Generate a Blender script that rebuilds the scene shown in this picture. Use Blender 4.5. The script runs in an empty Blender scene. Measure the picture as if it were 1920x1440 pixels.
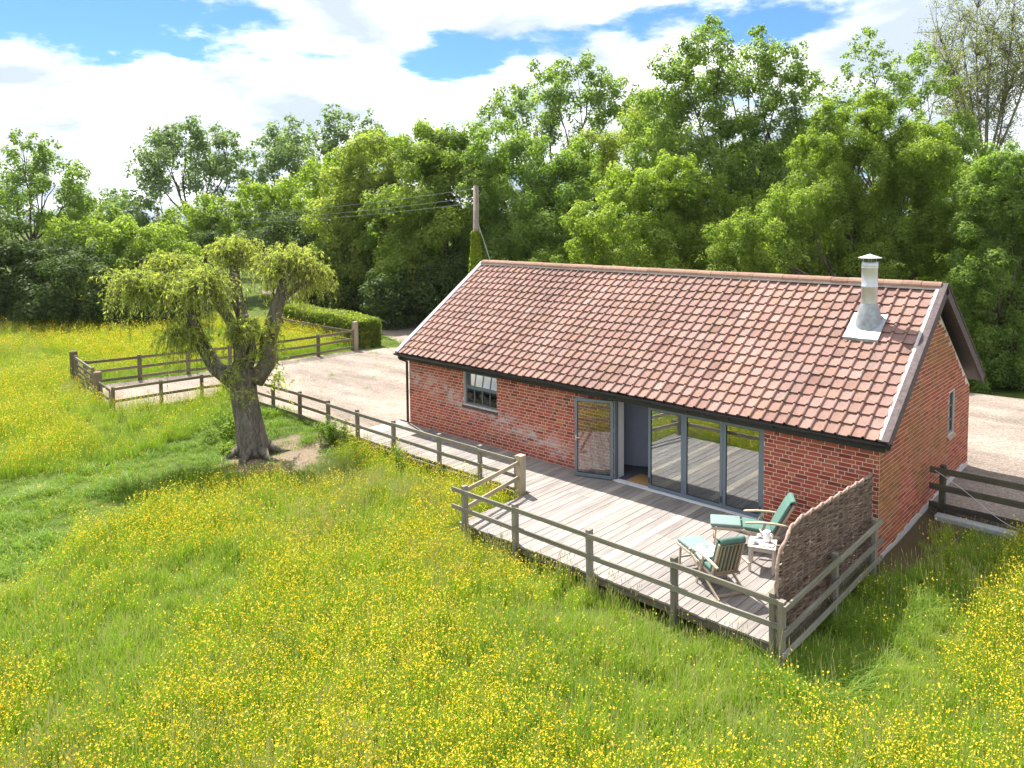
import bpy, bmesh, math, random
import numpy as np
from mathutils import Vector, Matrix
from mathutils.geometry import tessellate_polygon

# ------------------------------------------------------------------ camera, sky, sun, exposure
S = bpy.context.scene
COL = S.collection
CAM = np.array([19.2347, -15.7368, 6.7987])
YAW, PITCH, ROLL, FPX, PPY = -0.7491, 0.063, -0.0085, 1433.29, 491.27
def cam_axes():
    cy, sy, cp, sp = math.cos(YAW), math.sin(YAW), math.cos(PITCH), math.sin(PITCH)
    f = np.array([sy*cp, cy*cp, -sp]); r = np.array([cy, -sy, 0.0]); u = np.cross(r, f)
    cr, sr = math.cos(ROLL), math.sin(ROLL)
    return r*cr + u*sr, u*cr - r*sr, f
AR, AU, AF = cam_axes()
cd = bpy.data.cameras.new('camera'); cam = bpy.data.objects.new('camera', cd); COL.objects.link(cam)
cam.matrix_world = Matrix(((AR[0], AU[0], -AF[0], CAM[0]), (AR[1], AU[1], -AF[1], CAM[1]),
                           (AR[2], AU[2], -AF[2], CAM[2]), (0, 0, 0, 1)))
cd.sensor_fit = 'HORIZONTAL'; cd.sensor_width = 36; cd.lens = FPX/1920*36
cd.shift_y = (PPY-720)/1920; cd.clip_start = 0.1; cd.clip_end = 3000
S.camera = cam

SUN_TO = Vector((-0.60, 0.20, 1.0)).normalized()
W = bpy.data.worlds.new('World'); S.world = W; W.use_nodes = True
SKY_STRENGTH, CLOUD = 0.10, 8.8
def build_world():
    nt = W.node_tree; nt.nodes.clear(); L = nt.links.new
    N = nt.nodes.new
    out = N('ShaderNodeOutputWorld'); bg = N('ShaderNodeBackground'); bg.inputs[1].default_value = SKY_STRENGTH
    sky = N('ShaderNodeTexSky'); sky.sky_type = 'NISHITA'; sky.sun_disc = False
    sky.sun_elevation = math.asin(SUN_TO.z); sky.sun_rotation = math.atan2(SUN_TO.x, SUN_TO.y)
    sky.air_density = 1.0; sky.dust_density = 0.3; sky.ozone_density = 3.0
    tc = N('ShaderNodeTexCoord'); sep = N('ShaderNodeSeparateXYZ'); L(tc.outputs['Generated'], sep.inputs[0])
    def M(op, a, b=None, c=None):
        m = N('ShaderNodeMath'); m.operation = op
        for i, v in enumerate((a, b, c)):
            if v is None: continue
            if isinstance(v, (int, float)): m.inputs[i].default_value = v
            else: L(v, m.inputs[i])
        return m.outputs[0]
    zz = M('ADD', M('MAXIMUM', sep.outputs[2], 0.0), 0.16)
    cx = M('DIVIDE', sep.outputs[0], zz); cy = M('DIVIDE', sep.outputs[1], zz)
    comb = N('ShaderNodeCombineXYZ'); L(cx, comb.inputs[0]); L(cy, comb.inputs[1])
    def noise(scale, detail, rough, off, dist=0.0):
        mp = N('ShaderNodeMapping'); mp.inputs[1].default_value = off
        mp.inputs[3].default_value = (scale, scale, scale); L(comb.outputs[0], mp.inputs[0])
        n = N('ShaderNodeTexNoise'); n.inputs['Scale'].default_value = 1.0; n.inputs['Detail'].default_value = detail
        n.inputs['Roughness'].default_value = rough; n.inputs['Distortion'].default_value = dist
        L(mp.outputs[0], n.inputs['Vector']); return n.outputs[0]
    big = noise(1.05, 10, 0.60, (3.1, 1.7, 0), 0.15)
    warp = noise(2.6, 6, 0.6, (5.5, 9.1, 4.0), 0.0); warp2 = noise(2.6, 6, 0.6, (1.5, 3.3, 8.0), 0.0)
    gx = M('ADD', cx, M('MULTIPLY', M('SUBTRACT', warp, .5), .55)); gy = M('ADD', cy, M('MULTIPLY', M('SUBTRACT', warp2, .5), .55))
    for a, b, rx, ry, amp in ((-2.42, .80, .34, .40, .24), (-2.62, 1.05, .22, .22, .16), (-1.88, 1.84, .30, .20, .24), (-1.40, 2.06, .28, .18, .21), (-1.10, 2.32, .26, .20, .19), (.6, 1.1, .5, .35, .2), (-.9, -1.4, .5, .5, .2), (1.6, -.7, .6, .5, .2)):
        e = M('ADD', M('POWER', M('ABSOLUTE', M('DIVIDE', M('SUBTRACT', gx, a), rx)), 2.0), M('POWER', M('ABSOLUTE', M('DIVIDE', M('SUBTRACT', gy, b), ry)), 2.0))
        big = M('SUBTRACT', big, M('MULTIPLY', M('EXPONENT', M('MULTIPLY', e, -1.0)), amp))
    ramp = N('ShaderNodeValToRGB'); L(big, ramp.inputs[0])
    ramp.color_ramp.elements[0].position = CLOUD_LO; ramp.color_ramp.elements[1].position = CLOUD_HI
    ramp.color_ramp.interpolation = 'EASE'
    # soft grey undersides inside the clouds
    shade = noise(1.25, 6, 0.55, (7.7, 4.2, 2.0), 0.3)
    sr = N('ShaderNodeValToRGB'); L(shade, sr.inputs[0])
    sr.color_ramp.elements[0].position = 0.39; sr.color_ramp.elements[0].color = (0.36, 0.415, 0.475, 1)
    sr.color_ramp.elements[1].position = 0.68; sr.color_ramp.elements[1].color = (1, 1, 1, 1)
    cl = N('ShaderNodeMix'); cl.data_type = 'RGBA'; cl.blend_type = 'MULTIPLY'; cl.inputs[0].default_value = 1
    L(sr.outputs[0], cl.inputs[6]); cl.inputs[7].default_value = (CLOUD, CLOUD, CLOUD*1.01, 1)
    mix = N('ShaderNodeMix'); mix.data_type = 'RGBA'
    blu = N('ShaderNodeMix'); blu.data_type = 'RGBA'; blu.blend_type = 'MULTIPLY'; blu.inputs[0].default_value = 1
    L(sky.outputs[0], blu.inputs[6]); blu.inputs[7].default_value = (.36, .53, .84, 1)
    L(ramp.outputs[0], mix.inputs[0]); L(blu.outputs[2], mix.inputs[6]); L(cl.outputs[2], mix.inputs[7])
    L(mix.outputs[2], bg.inputs[0]); L(bg.outputs[0], out.inputs[0])
CLOUD_LO, CLOUD_HI = 0.33, 0.44
build_world()
sd = bpy.data.lights.new('sun', 'SUN'); sd.energy = 4.8; sd.angle = math.radians(0.6); sd.color = (1.0, 0.95, 0.86)
sun = bpy.data.objects.new('sun', sd); COL.objects.link(sun)
sun.rotation_euler = SUN_TO.to_track_quat('Z', 'Y').to_euler()
S.view_settings.view_transform = 'Standard'; S.view_settings.look = 'None'
S.view_settings.gamma = 1.0; S.view_settings.use_curve_mapping = False; S.view_settings.exposure = 1.28
S.render.engine = 'CYCLES'
S.cycles.max_bounces = 6; S.cycles.diffuse_bounces = 3; S.cycles.glossy_bounces = 3
S.cycles.transmission_bounces = 5; S.cycles.transparent_max_bounces = 8
S.cycles.use_denoising = True; S.cycles.caustics_reflective = False; S.cycles.caustics_refractive = False

rng = np.random.default_rng(7); random.seed(7)

# ------------------------------------------------------------------ pixel rays (directions only)
def ray(px, py): return AF + AR*(px-960)/FPX - AU*(py-PPY)/FPX
def at_depth(px, py, d): return CAM + ray(px, py)*d
def on_z(px, py, z=0.0):
    d = ray(px, py); return CAM + d*((z-CAM[2])/d[2])

# ------------------------------------------------------------------ object helpers
WL = {}                                   # frame offset of each parent
def tag(o, label=None, cat=None, group=None, kind=None):
    if label: o['label'] = label
    if cat: o['category'] = cat
    if group: o['group'] = group
    if kind: o['kind'] = kind
    return o
def empty(name, loc=(0, 0, 0), label=None, cat=None, group=None, rot=None):
    o = bpy.data.objects.new(name, None); COL.objects.link(o); o.location = loc
    o.empty_display_size = 0.2
    if rot is not None: o.rotation_euler = rot
    WL[o] = Vector((0, 0, 0)) if rot is not None else Vector(loc)
    return tag(o, label, cat, group)
def link(name, me, parent=None, loc=(0, 0, 0), rot=None, mat=None):
    o = bpy.data.objects.new(name, me); COL.objects.link(o)
    if mat is not None and me is not None and len(me.materials) == 0: me.materials.append(mat)
    base = Vector((0, 0, 0))
    if parent is not None: o.parent = parent; base = WL[parent]
    o.location = Vector(loc) - base
    if rot is not None: o.rotation_euler = rot
    WL[o] = Vector(loc) if rot is None else Vector((0, 0, 0))
    return o
def mesh(name, verts, faces, mat=None, smooth=False):
    me = bpy.data.meshes.new(name); me.from_pydata([tuple(v) for v in verts], [], faces); me.update()
    if mat is not None: me.materials.append(mat)
    if smooth: me.polygons.foreach_set('use_smooth', [True]*len(me.polygons))
    return me
class MB:
    def __init__(s): s.v = []; s.f = []
    def add(s, vs, fs):
        b = len(s.v); s.v += [tuple(v) for v in vs]; s.f += [tuple(b+i for i in f) for f in fs]
    def box(s, x0, x1, y0, y1, z0, z1):
        s.add([(x0,y0,z0),(x1,y0,z0),(x1,y1,z0),(x0,y1,z0),(x0,y0,z1),(x1,y0,z1),(x1,y1,z1),(x0,y1,z1)],
              [(0,3,2,1),(4,5,6,7),(0,1,5,4),(1,2,6,5),(2,3,7,6),(3,0,4,7)])
    def bar(s, p0, p1, w, h, up=(0, 0, 1)):
        p0, p1 = Vector(p0), Vector(p1); d = (p1-p0).normalized(); up = Vector(up)
        if abs(d.dot(up)) > .98: up = Vector((1, 0, 0))
        sd_ = d.cross(up).normalized(); uu = sd_.cross(d)
        a, b = sd_*w/2, uu*h/2
        s.add([p0-a-b, p0+a-b, p0+a+b, p0-a+b, p1-a-b, p1+a-b, p1+a+b, p1-a+b],
              [(0,3,2,1),(4,5,6,7),(0,1,5,4),(1,2,6,5),(2,3,7,6),(3,0,4,7)])
    def tube(s, pts, radii, n=8, cap=True, wob=0.0, r_=None):
        pts = [Vector(p) for p in pts]; b0 = len(s.v); prev = None
        for i, p in enumerate(pts):
            d = (pts[min(i+1, len(pts)-1)] - pts[max(i-1, 0)]).normalized()
            if prev is None:
                prev = d.orthogonal().normalized()
            prev = (prev - d*prev.dot(d)).normalized(); q = d.cross(prev)
            for k in range(n):
                a = 2*math.pi*k/n; rr = radii[i]*(1 + (wob*(random.random()-.5) if wob else 0))
                s.v.append(tuple(p + (prev*math.cos(a) + q*math.sin(a))*rr))
        for i in range(len(pts)-1):
            for k in range(n):
                k2 = (k+1) % n
                s.f.append((b0+i*n+k, b0+i*n+k2, b0+(i+1)*n+k2, b0+(i+1)*n+k))
        if cap:
            s.f.append(tuple(b0+k for k in range(n))[::-1]); s.f.append(tuple(b0+(len(pts)-1)*n+k for k in range(n)))
    def lathe(s, prof, c, n=20):
        b0 = len(s.v)
        for r, z in prof:
            for k in range(n):
                a = 2*math.pi*k/n; s.v.append((c[0]+r*math.cos(a), c[1]+r*math.sin(a), c[2]+z))
        for i in range(len(prof)-1):
            for k in range(n):
                k2 = (k+1) % n
                s.f.append((b0+i*n+k, b0+i*n+k2, b0+(i+1)*n+k2, b0+(i+1)*n+k))
    def build(s, name, mat, parent=None, smooth=False, org=None):
        if org is None:
            a = np.array(s.v); lo, hi = a.min(0), a.max(0)
            org = Vector(((lo[0]+hi[0])/2, (lo[1]+hi[1])/2, lo[2]))
        org = Vector(org)
        me = mesh(name, [Vector(v)-org for v in s.v], s.f, mat, smooth)
        return link(name, me, parent, org)
def beam(name, p0, p1, w, h, mat, parent=None, jit=0.0):
    """One timber: long axis is local X, so grain follows it."""
    p0, p1 = Vector(p0), Vector(p1); L = (p1-p0).length; d = (p1-p0)/L
    up = Vector((0, 0, 1)) if abs(d.z) < .95 else Vector((0, 1, 0))
    sd_ = up.cross(d).normalized(); uu = d.cross(sd_)
    b = min(w, h)*0.09
    prof = [(-w/2+b, -h/2), (w/2-b, -h/2), (w/2, -h/2+b), (w/2, h/2-b), (w/2-b, h/2), (-w/2+b, h/2), (-w/2, h/2-b), (-w/2, -h/2+b)]
    vs = []
    nseg = 2 if L > 1.2 else 1
    for i in range(nseg+1):
        oy, oz = (random.uniform(-jit, jit), random.uniform(-jit, jit)) if 0 < i < nseg else (0, 0)
        vs += [(-L/2 + L*i/nseg, y+oy, z+oz) for y, z in prof]
    fs = [tuple(range(8))[::-1], tuple(range(8*nseg, 8*nseg+8))]
    for i in range(nseg):
        for k in range(8):
            k2 = (k+1) % 8; fs.append((i*8+k, i*8+k2, i*8+8+k2, i*8+8+k))
    me = mesh(name, vs, fs, mat)
    rot = Matrix((d, sd_, uu)).transposed().to_euler()
    return link(name, me, parent, (p0+p1)/2, rot)
def rbox(name, sx, sy, sz, r, mat, parent=None, loc=(0, 0, 0), rot=(0, 0, 0), puff=0.0):
    bm = bmesh.new(); bmesh.ops.create_cube(bm, size=1)
    for v in bm.verts: v.co = Vector((v.co.x*sx, v.co.y*sy, v.co.z*sz))
    bmesh.ops.bevel(bm, geom=bm.edges[:], offset=r, segments=3, profile=.5, affect='EDGES')
    if puff:
        bmesh.ops.subdivide_edges(bm, edges=[e for e in bm.edges if e.calc_length() > .12], cuts=3, use_grid_fill=True)
        for v in bm.verts:
            k = (1-(2*v.co.x/sx)**2)*(1-(2*v.co.y/sy)**2)
            if v.co.z > 0: v.co.z += puff*max(k, 0)**.5 + random.uniform(-1, 1)*puff*.12
    me = bpy.data.meshes.new(name); bm.to_mesh(me); bm.free(); me.materials.append(mat)
    me.polygons.foreach_set('use_smooth', [True]*len(me.polygons))
    o = link(name, me, parent, loc, rot); return o
def copy_tree(o, parent=None):
    c = o.copy(); COL.objects.link(c); c.parent = parent
    for ch in o.children: copy_tree(ch, c)
    return c

# ------------------------------------------------------------------ materials
class NT:
    def __init__(s, name):
        s.m = bpy.data.materials.new(name); s.m.use_nodes = True; s.nt = s.m.node_tree; s.nt.nodes.clear()
        s.out = s.nt.nodes.new('ShaderNodeOutputMaterial')
    def n(s, t, **kw):
        x = s.nt.nodes.new(t)
        for k, v in kw.items(): setattr(x, k, v)
        return x
    def l(s, a, b): s.nt.links.new(a, b)
    def val(s, inp, v):
        if v is None: return
        if hasattr(v, 'is_output') or isinstance(v, bpy.types.NodeSocket): s.l(v, inp)
        elif isinstance(v, (tuple, list)) and len(v) == 3 and inp.type == 'RGBA': inp.default_value = (*v, 1)
        else: inp.default_value = v
    def math(s, op, a, b=None, clamp=False):
        x = s.n('ShaderNodeMath', operation=op, use_clamp=clamp); s.val(x.inputs[0], a)
        if b is not None: s.val(x.inputs[1], b)
        return x.outputs[0]
    def mix(s, f, a, b, blend='MIX'):
        x = s.n('ShaderNodeMix', data_type='RGBA', blend_type=blend)
        s.val(x.inputs[0], f); s.val(x.inputs[6], a); s.val(x.inputs[7], b); return x.outputs[2]
    def coord(s, kind='Object'): return s.n('ShaderNodeTexCoord').outputs[kind]
    def pos(s): return s.n('ShaderNodeNewGeometry').outputs['Position']
    def noise(s, vec, scale=(1, 1, 1), detail=4, rough=.55, loc=(0, 0, 0), dist=0.0):
        mp = s.n('ShaderNodeMapping'); s.l(vec, mp.inputs[0]); s.val(mp.inputs[1], loc)
        if isinstance(scale, (int, float)): scale = (scale,)*3
        mp.inputs[3].default_value = scale
        x = s.n('ShaderNodeTexNoise'); x.inputs['Scale'].default_value = 1; x.inputs['Detail'].default_value = detail
        x.inputs['Roughness'].default_value = rough; x.inputs['Distortion'].default_value = dist
        s.l(mp.outputs[0], x.inputs['Vector']); return x.outputs[0]
    def ramp(s, f, stops, interp='LINEAR'):
        x = s.n('ShaderNodeValToRGB'); s.val(x.inputs[0], f); cr = x.color_ramp; cr.interpolation = interp
        while len(cr.elements) < len(stops): cr.elements.new(.5)
        for e, (p, c) in zip(cr.elements, stops):
            e.position = p; e.color = (*c, 1) if isinstance(c, (tuple, list)) else (c, c, c, 1)
        return x.outputs[0]
    def rnd(s): return s.n('ShaderNodeObjectInfo').outputs['Random']
    def attr(s, name):
        return s.n('ShaderNodeAttribute', attribute_name=name).outputs['Fac']
    def bump(s, h, strength=.3, dist=.02):
        x = s.n('ShaderNodeBump'); x.inputs['Strength'].default_value = strength; x.inputs['Distance'].default_value = dist
        s.l(h, x.inputs['Height']); return x.outputs[0]
    def pbr(s, color, rough=.7, metal=0.0, normal=None, spec=.4):
        b = s.n('ShaderNodeBsdfPrincipled'); s.val(b.inputs['Base Color'], color); s.val(b.inputs['Roughness'], rough)
        b.inputs['Metallic'].default_value = metal; b.inputs['Specular IOR Level'].default_value = spec
        if normal is not None: s.l(normal, b.inputs['Normal'])
        s.l(b.outputs[0], s.out.inputs[0]); return b
def simple(name, color, rough=.6, metal=0.0, var=.12, scale=6, bump=.15):
    t = NT(name); n = t.noise(t.coord(), scale, 5, .6)
    c = t.mix(1.0, color, t.ramp(n, [(.25, 1-var*2), (.75, 1+var)]), 'MULTIPLY')
    t.pbr(c, rough, metal, t.bump(n, bump, .01)); return t.m
def wood(name, stops, grain=.45, rough=.75, algae=0.0, long=1.3):
    t = NT(name); oc = t.coord(); r = t.rnd()
    off = t.n('ShaderNodeCombineXYZ'); t.l(t.math('MULTIPLY', r, 37.0), off.inputs[0]); t.l(t.math('MULTIPLY', r, 19.0), off.inputs[2])
    add = t.n('ShaderNodeVectorMath', operation='ADD'); t.l(oc, add.inputs[0]); t.l(off.outputs[0], add.inputs[1]); v = add.outputs[0]
    g = t.noise(v, (long, 46, 46), 5, .65); g2 = t.noise(v, (.9, 7, 7), 3, .5)
    base = t.ramp(r, stops)
    c = t.mix(1.0, base, t.ramp(g, [(.28, 1-grain), (.62, 1.08)]), 'MULTIPLY')
    c = t.mix(1.0, c, t.ramp(g2, [(.3, .8), (.7, 1.1)]), 'MULTIPLY')
    if algae:
        a = t.noise(t.pos(), 2.3, 5, .7)
        c = t.mix(t.math('MULTIPLY', t.ramp(a, [(.42, 0.0), (.62, 1.0)]), algae), c, (.13, .15, .06))
    t.pbr(c, rough, 0, t.bump(g, .35, .006), .25); return t.m
def brick_mat(name, src):
    t = NT(name); r = t.rnd() if src == 'obj' else t.attr('tint'); p = t.pos()
    c = t.ramp(r, [(0, (.20, .050, .036)), (.2, (.31, .070, .046)), (.45, (.39, .088, .054)), (.7, (.43, .112, .064)),
                   (.86, (.33, .092, .074)), (.94, (.46, .165, .075)), (1, (.24, .085, .074))])
    g = t.noise(p, 26, 4, .6); c = t.mix(1.0, c, t.ramp(g, [(.25, .72), (.75, 1.18)]), 'MULTIPLY')
    c = stains(t, c, p)
    t.pbr(c, .9, 0, t.bump(t.noise(p, 60, 3, .6), .5, .006), .15); return t.m
def stains(t, c, p):
    sx = t.n('ShaderNodeSeparateXYZ'); t.l(p, sx.inputs[0])
    # lime bloom drifting down the front wall from the window sill
    d1 = t.math('ABSOLUTE', t.math('SUBTRACT', sx.outputs[2], t.math('SUBTRACT', 1.62, t.math('MULTIPLY', sx.outputs[0], .19))))
    band = t.math('SUBTRACT', 1.0, t.math('MULTIPLY', d1, 2.3), True)
    fx = t.math('LESS_THAN', sx.outputs[0], 8.0)
    bl = t.ramp(t.noise(p, (2.2, 2.2, 4.5), 6, .72, (3, 0, 1)), [(.44, 0.0), (.58, 1.0)])
    fy = t.math('LESS_THAN', sx.outputs[1], .3)
    m = t.math('MULTIPLY', t.math('MULTIPLY', band, bl), t.math('MULTIPLY', t.math('MULTIPLY', fx, fy), .85))
    c = t.mix(m, c, (.52, .45, .43))
    m2 = t.math('MULTIPLY', t.ramp(t.noise(p, (1.2, 1.2, 6), 5, .75, (9, 2, 5)), [(.60, 0.0), (.72, 1.0)]), .4)
    c = t.mix(m2, c, (.48, .40, .38))
    # ochre lichen on the gable
    gx = t.math('GREATER_THAN', sx.outputs[0], 14.44)
    al = t.ramp(t.noise(p, (1, .62, .62), 4, .6, (2.3, 8.1, 4.4)), [(.44, 0.0), (.62, 1.0)])
    fine = t.ramp(t.noise(p, 14, 4, .7), [(.3, .35), (.7, 1.0)])
    m3 = t.math('MULTIPLY', t.math('MULTIPLY', gx, al), t.math('MULTIPLY', fine, .62))
    return t.mix(m3, c, (.23, .16, .05))
def mortar_mat():
    t = NT('mortar'); p = t.pos(); g = t.noise(p, 30, 4, .6)
    c = t.mix(g, (.58, .48, .40), (.78, .68, .58)); c = stains(t, c, p)
    t.pbr(c, .95, 0, t.bump(g, .4, .005), .1); return t.m
def tile_mat(name, src):
    t = NT(name); r = t.rnd() if src == 'obj' else t.attr('tint'); p = t.pos()
    c = t.ramp(r, [(0, (.255, .150, .126)), (.3, (.285, .172, .148)), (.55, (.305, .190, .163)), (.7, (.275, .162, .125)), (.82, (.235, .135, .112)),
                   (.9, (.275, .185, .157)), (.96, (.195, .108, .090)), (1, (.30, .215, .185))])
    g = t.noise(p, 11, 6, .7); c = t.mix(1.0, c, t.ramp(g, [(.25, .74), (.75, 1.2)]), 'MULTIPLY')
    lich = t.math('MULTIPLY', t.ramp(t.noise(p, 1.1, 3, .5, (4, 1, 2)), [(.54, 0.0), (.72, 1.0)]), t.ramp(t.noise(p, 7, 5, .75), [(.46, 0.0), (.66, 1.0)]))
    c = t.mix(t.math('MULTIPLY', lich, .65), c, (.20, .15, .055))
    wash = t.ramp(t.noise(p, (.55, .16, .16), 5, .6, (2, 6, 1)), [(.35, .78), (.65, 1.12)]); c = t.mix(1.0, c, wash, 'MULTIPLY')
    pale = t.ramp(t.noise(p, 17, 5, .8, (1, 9, 3)), [(.60, 0.0), (.74, 1.0)]); c = t.mix(t.math('MULTIPLY', pale, .35), c, (.40, .32, .27))
    dark = t.ramp(t.noise(p, 23, 2, .5, (5, 5, 5)), [(.70, 0.0), (.76, 1.0)]); c = t.mix(t.math('MULTIPLY', dark, .8), c, (.07, .05, .045))
    t.pbr(c, .85, 0, t.bump(g, .3, .01), .25); return t.m
def leaf_mat(name, dark, light, trans=.58, rough=.6):
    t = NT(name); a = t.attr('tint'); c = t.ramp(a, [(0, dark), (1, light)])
    b = t.n('ShaderNodeBsdfPrincipled'); t.l(c, b.inputs['Base Color']); b.inputs['Roughness'].default_value = rough
    b.inputs['Specular IOR Level'].default_value = .15
    tr = t.n('ShaderNodeBsdfTranslucent'); t.l(t.mix(1.0, c, (1.45, 1.6, .6), 'MULTIPLY'), tr.inputs[0])
    ms = t.n('ShaderNodeMixShader'); ms.inputs[0].default_value = trans
    t.l(b.outputs[0], ms.inputs[1]); t.l(tr.outputs[0], ms.inputs[2]); t.l(ms.outputs[0], t.out.inputs[0]); return t.m
def blade_mat(name, stops, trans=.42):
    """Blades and petals: hue varies by instance, by patch of field and a little along each clump."""
    t = NT(name); oi = t.n('ShaderNodeObjectInfo'); r = oi.outputs['Random']
    patch = t.noise(oi.outputs['Location'], .35, 3, .6); a = t.attr('tint')
    f = t.math('ADD', t.math('MULTIPLY', a, .45), t.math('ADD', t.math('MULTIPLY', r, .2), t.math('MULTIPLY', patch, .5)))
    c = t.ramp(t.math('SUBTRACT', f, .07), stops)
    b = t.n('ShaderNodeBsdfPrincipled'); t.l(c, b.inputs['Base Color']); b.inputs['Roughness'].default_value = .55
    b.inputs['Specular IOR Level'].default_value = .3
    tr = t.n('ShaderNodeBsdfTranslucent'); t.l(t.mix(1.0, c, (1.2, 1.25, .7), 'MULTIPLY'), tr.inputs[0])
    ms = t.n('ShaderNodeMixShader'); ms.inputs[0].default_value = trans
    t.l(b.outputs[0], ms.inputs[1]); t.l(tr.outputs[0], ms.inputs[2]); t.l(ms.outputs[0], t.out.inputs[0]); return t.m
def glass_mat(name, refl=.22, tint=(.80, .86, .86)):
    t = NT(name); fr = t.n('ShaderNodeFresnel'); fr.inputs[0].default_value = 1.55
    f = t.math('ADD', t.math('MULTIPLY', fr.outputs[0], 1.5), refl, True)
    gl = t.n('ShaderNodeBsdfGlossy'); gl.inputs['Roughness'].default_value = .004; gl.inputs[0].default_value = (.93, .95, .97, 1)
    tr = t.n('ShaderNodeBsdfTransparent'); tr.inputs[0].default_value = (*tint, 1)
    ms = t.n('ShaderNodeMixShader'); t.l(f, ms.inputs[0]); t.l(tr.outputs[0], ms.inputs[1]); t.l(gl.outputs[0], ms.inputs[2])
    t.l(ms.outputs[0], t.out.inputs[0]); return t.m
def bark_mat(name, a, b, scale=(9, 9, 2.2)):
    t = NT(name); p = t.coord(); g = t.noise(p, scale, 7, .72, dist=1.1); c = t.ramp(g, [(.3, a), (.66, b)])
    gr = t.ramp(t.noise(p, 1.5, 4, .6, (3, 3, 3)), [(.5, 0.0), (.7, 1.0)])
    c = t.mix(t.math('MULTIPLY', gr, .35), c, (.12, .14, .06)); t.pbr(c, .95, 0, t.bump(g, 1.0, .06), .1); return t.m
def ground_mat():
    t = NT('meadow_soil'); p = t.pos()
    a = t.noise(p, 1.7, 6, .65); b = t.noise(p, 22, 4, .7)
    c = t.ramp(a, [(.3, (.045, .075, .014)), (.55, (.085, .12, .02)), (.75, (.13, .14, .03))])
    c = t.mix(1.0, c, t.ramp(b, [(.25, .55), (.75, 1.35)]), 'MULTIPLY')
    d = t.n('ShaderNodeVectorMath', operation='DISTANCE'); t.l(p, d.inputs[0]); d.inputs[1].default_value = (-1.2, -4.2, -.3)
    soil = t.math('ADD', t.math('MULTIPLY', d.outputs['Value'], -.55), t.math('ADD', 1.05, t.math('MULTIPLY', a, .5)))
    m = t.ramp(soil, [(.25, 0.0), (.6, 1.0)])
    c = t.mix(m, c, t.ramp(b, [(.3, (.11, .08, .055)), (.7, (.30, .24, .17))]))
    d2 = t.n('ShaderNodeSeparateXYZ'); t.l(p, d2.inputs[0])
    bare = t.math('MULTIPLY', t.math('LESS_THAN', t.math('ABSOLUTE', t.math('SUBTRACT', d2.outputs[0], 14.85)), .55), t.math('GREATER_THAN', d2.outputs[1], -1.0))
    c = t.mix(t.math('MULTIPLY', bare, .8), c, (.11, .07, .045))
    t.pbr(c, .95, 0, t.bump(b, .6, .05), .1); return t.m
def gravel_mat():
    t = NT('gravel'); p = t.pos()
    vo = t.n('ShaderNodeTexVoronoi'); vo.inputs['Scale'].default_value = 24; t.l(p, vo.inputs['Vector'])
    st = t.ramp(vo.outputs['Color'], [(0, (.185, .140, .113)), (.35, (.275, .222, .187)), (.7, (.335, .282, .240)), (1, (.39, .343, .30))])
    big = t.noise(p, .55, 5, .6); c = t.mix(1.0, st, t.ramp(big, [(.3, .80), (.7, 1.1)]), 'MULTIPLY')
    wr = t.ramp(t.noise(p, (.16, .55, .5), 5, .65, (4, 7, 0)), [(.40, .70), (.60, 1.06)]); c = t.mix(1.0, c, wr, 'MULTIPLY')
    fl = t.ramp(t.noise(p, 4.5, 5, .75), [(.56, 0.0), (.72, 1.0)]); c = t.mix(t.math('MULTIPLY', fl, .35), c, (.27, .20, .15))
    sp = t.ramp(t.noise(p, 13, 3, .6, (3, 1, 0)), [(.66, 0.0), (.72, 1.0)]); c = t.mix(t.math('MULTIPLY', sp, .55), c, (.15, .11, .085))
    h = t.math('ADD', vo.outputs['Distance'], t.math('MULTIPLY', t.noise(p, 60, 2, .5), .3))
    t.pbr(c, .95, 0, t.bump(h, .7, .03), .15); return t.m

M = {}
M['brick'] = brick_mat('brick', 'obj'); M['brickwork'] = brick_mat('brickwork', 'attr'); M['mortar'] = mortar_mat()
M['tile'] = tile_mat('pantile', 'obj'); M['tiles'] = tile_mat('pantile_field', 'attr')
M['ridge'] = simple('ridge_clay', (.40, .27, .20), .9, 0, .2, 5, .3)
M['black'] = simple('black_paint', (.018, .017, .02), .4, 0, .2, 8, .1)
M['barge'] = simple('stained_board', (.095, .068, .072), .75, 0, .3, 12, .4)
M['verge'] = simple('lime_fillet', (.50, .46, .45), .85, 0, .12, 9, .3)
M['leftverge'] = simple('pale_verge', (.45, .45, .52), .6, 0, .12, 5, .2)
M['frame'] = simple('grey_aluminium', (.135, .175, .215), .38, 0.1, .05, 4, .02)
M['seal'] = simple('rubber_seal', (.012, .014, .02), .6)
M['steel'] = simple('brushed_steel', (.60, .61, .62), .5, .75, .1, 3, .05)
M['lead'] = simple('lead_sheet', (.35, .37, .40), .5, .25, .22, 7, .4)
M['glass'] = glass_mat('glass', .20); M['window_glass'] = glass_mat('window_glass', .04); M['leafglass'] = glass_mat('open_leaf_glass', .02, (.9, .93, .93))
M['plaster'] = simple('white_plaster', (.72, .71, .70), .9, 0, .04, 3, .05)
M['bluewall'] = simple('grey_blue_paint', (.27, .30, .40), .9, 0, .04, 3, .05)
M['carpet'] = simple('slate_carpet', (.085, .09, .12), .95, 0, .2, 40, .3)
M['coir'] = simple('coir', (.42, .25, .10), .98, 0, .3, 70, .6)
M['sill'] = simple('threshold', (.72, .72, .74), .5, .1, .06, 5, .1)
M['deck'] = wood('deck_board', [(0, (.245, .217, .205)), (.3, (.275, .247, .232)), (.55, (.305, .272, .252)), (.75, (.26, .235, .225)), (.9, (.325, .29, .262)), (1, (.285, .252, .232))], .38)
M['deckpale'] = wood('deck_board_new', [(0, (.38, .335, .28)), (1, (.43, .38, .32))], .22)
M['joist'] = wood('joist', [(0, (.10, .085, .07)), (1, (.15, .125, .10))], .4)
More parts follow.
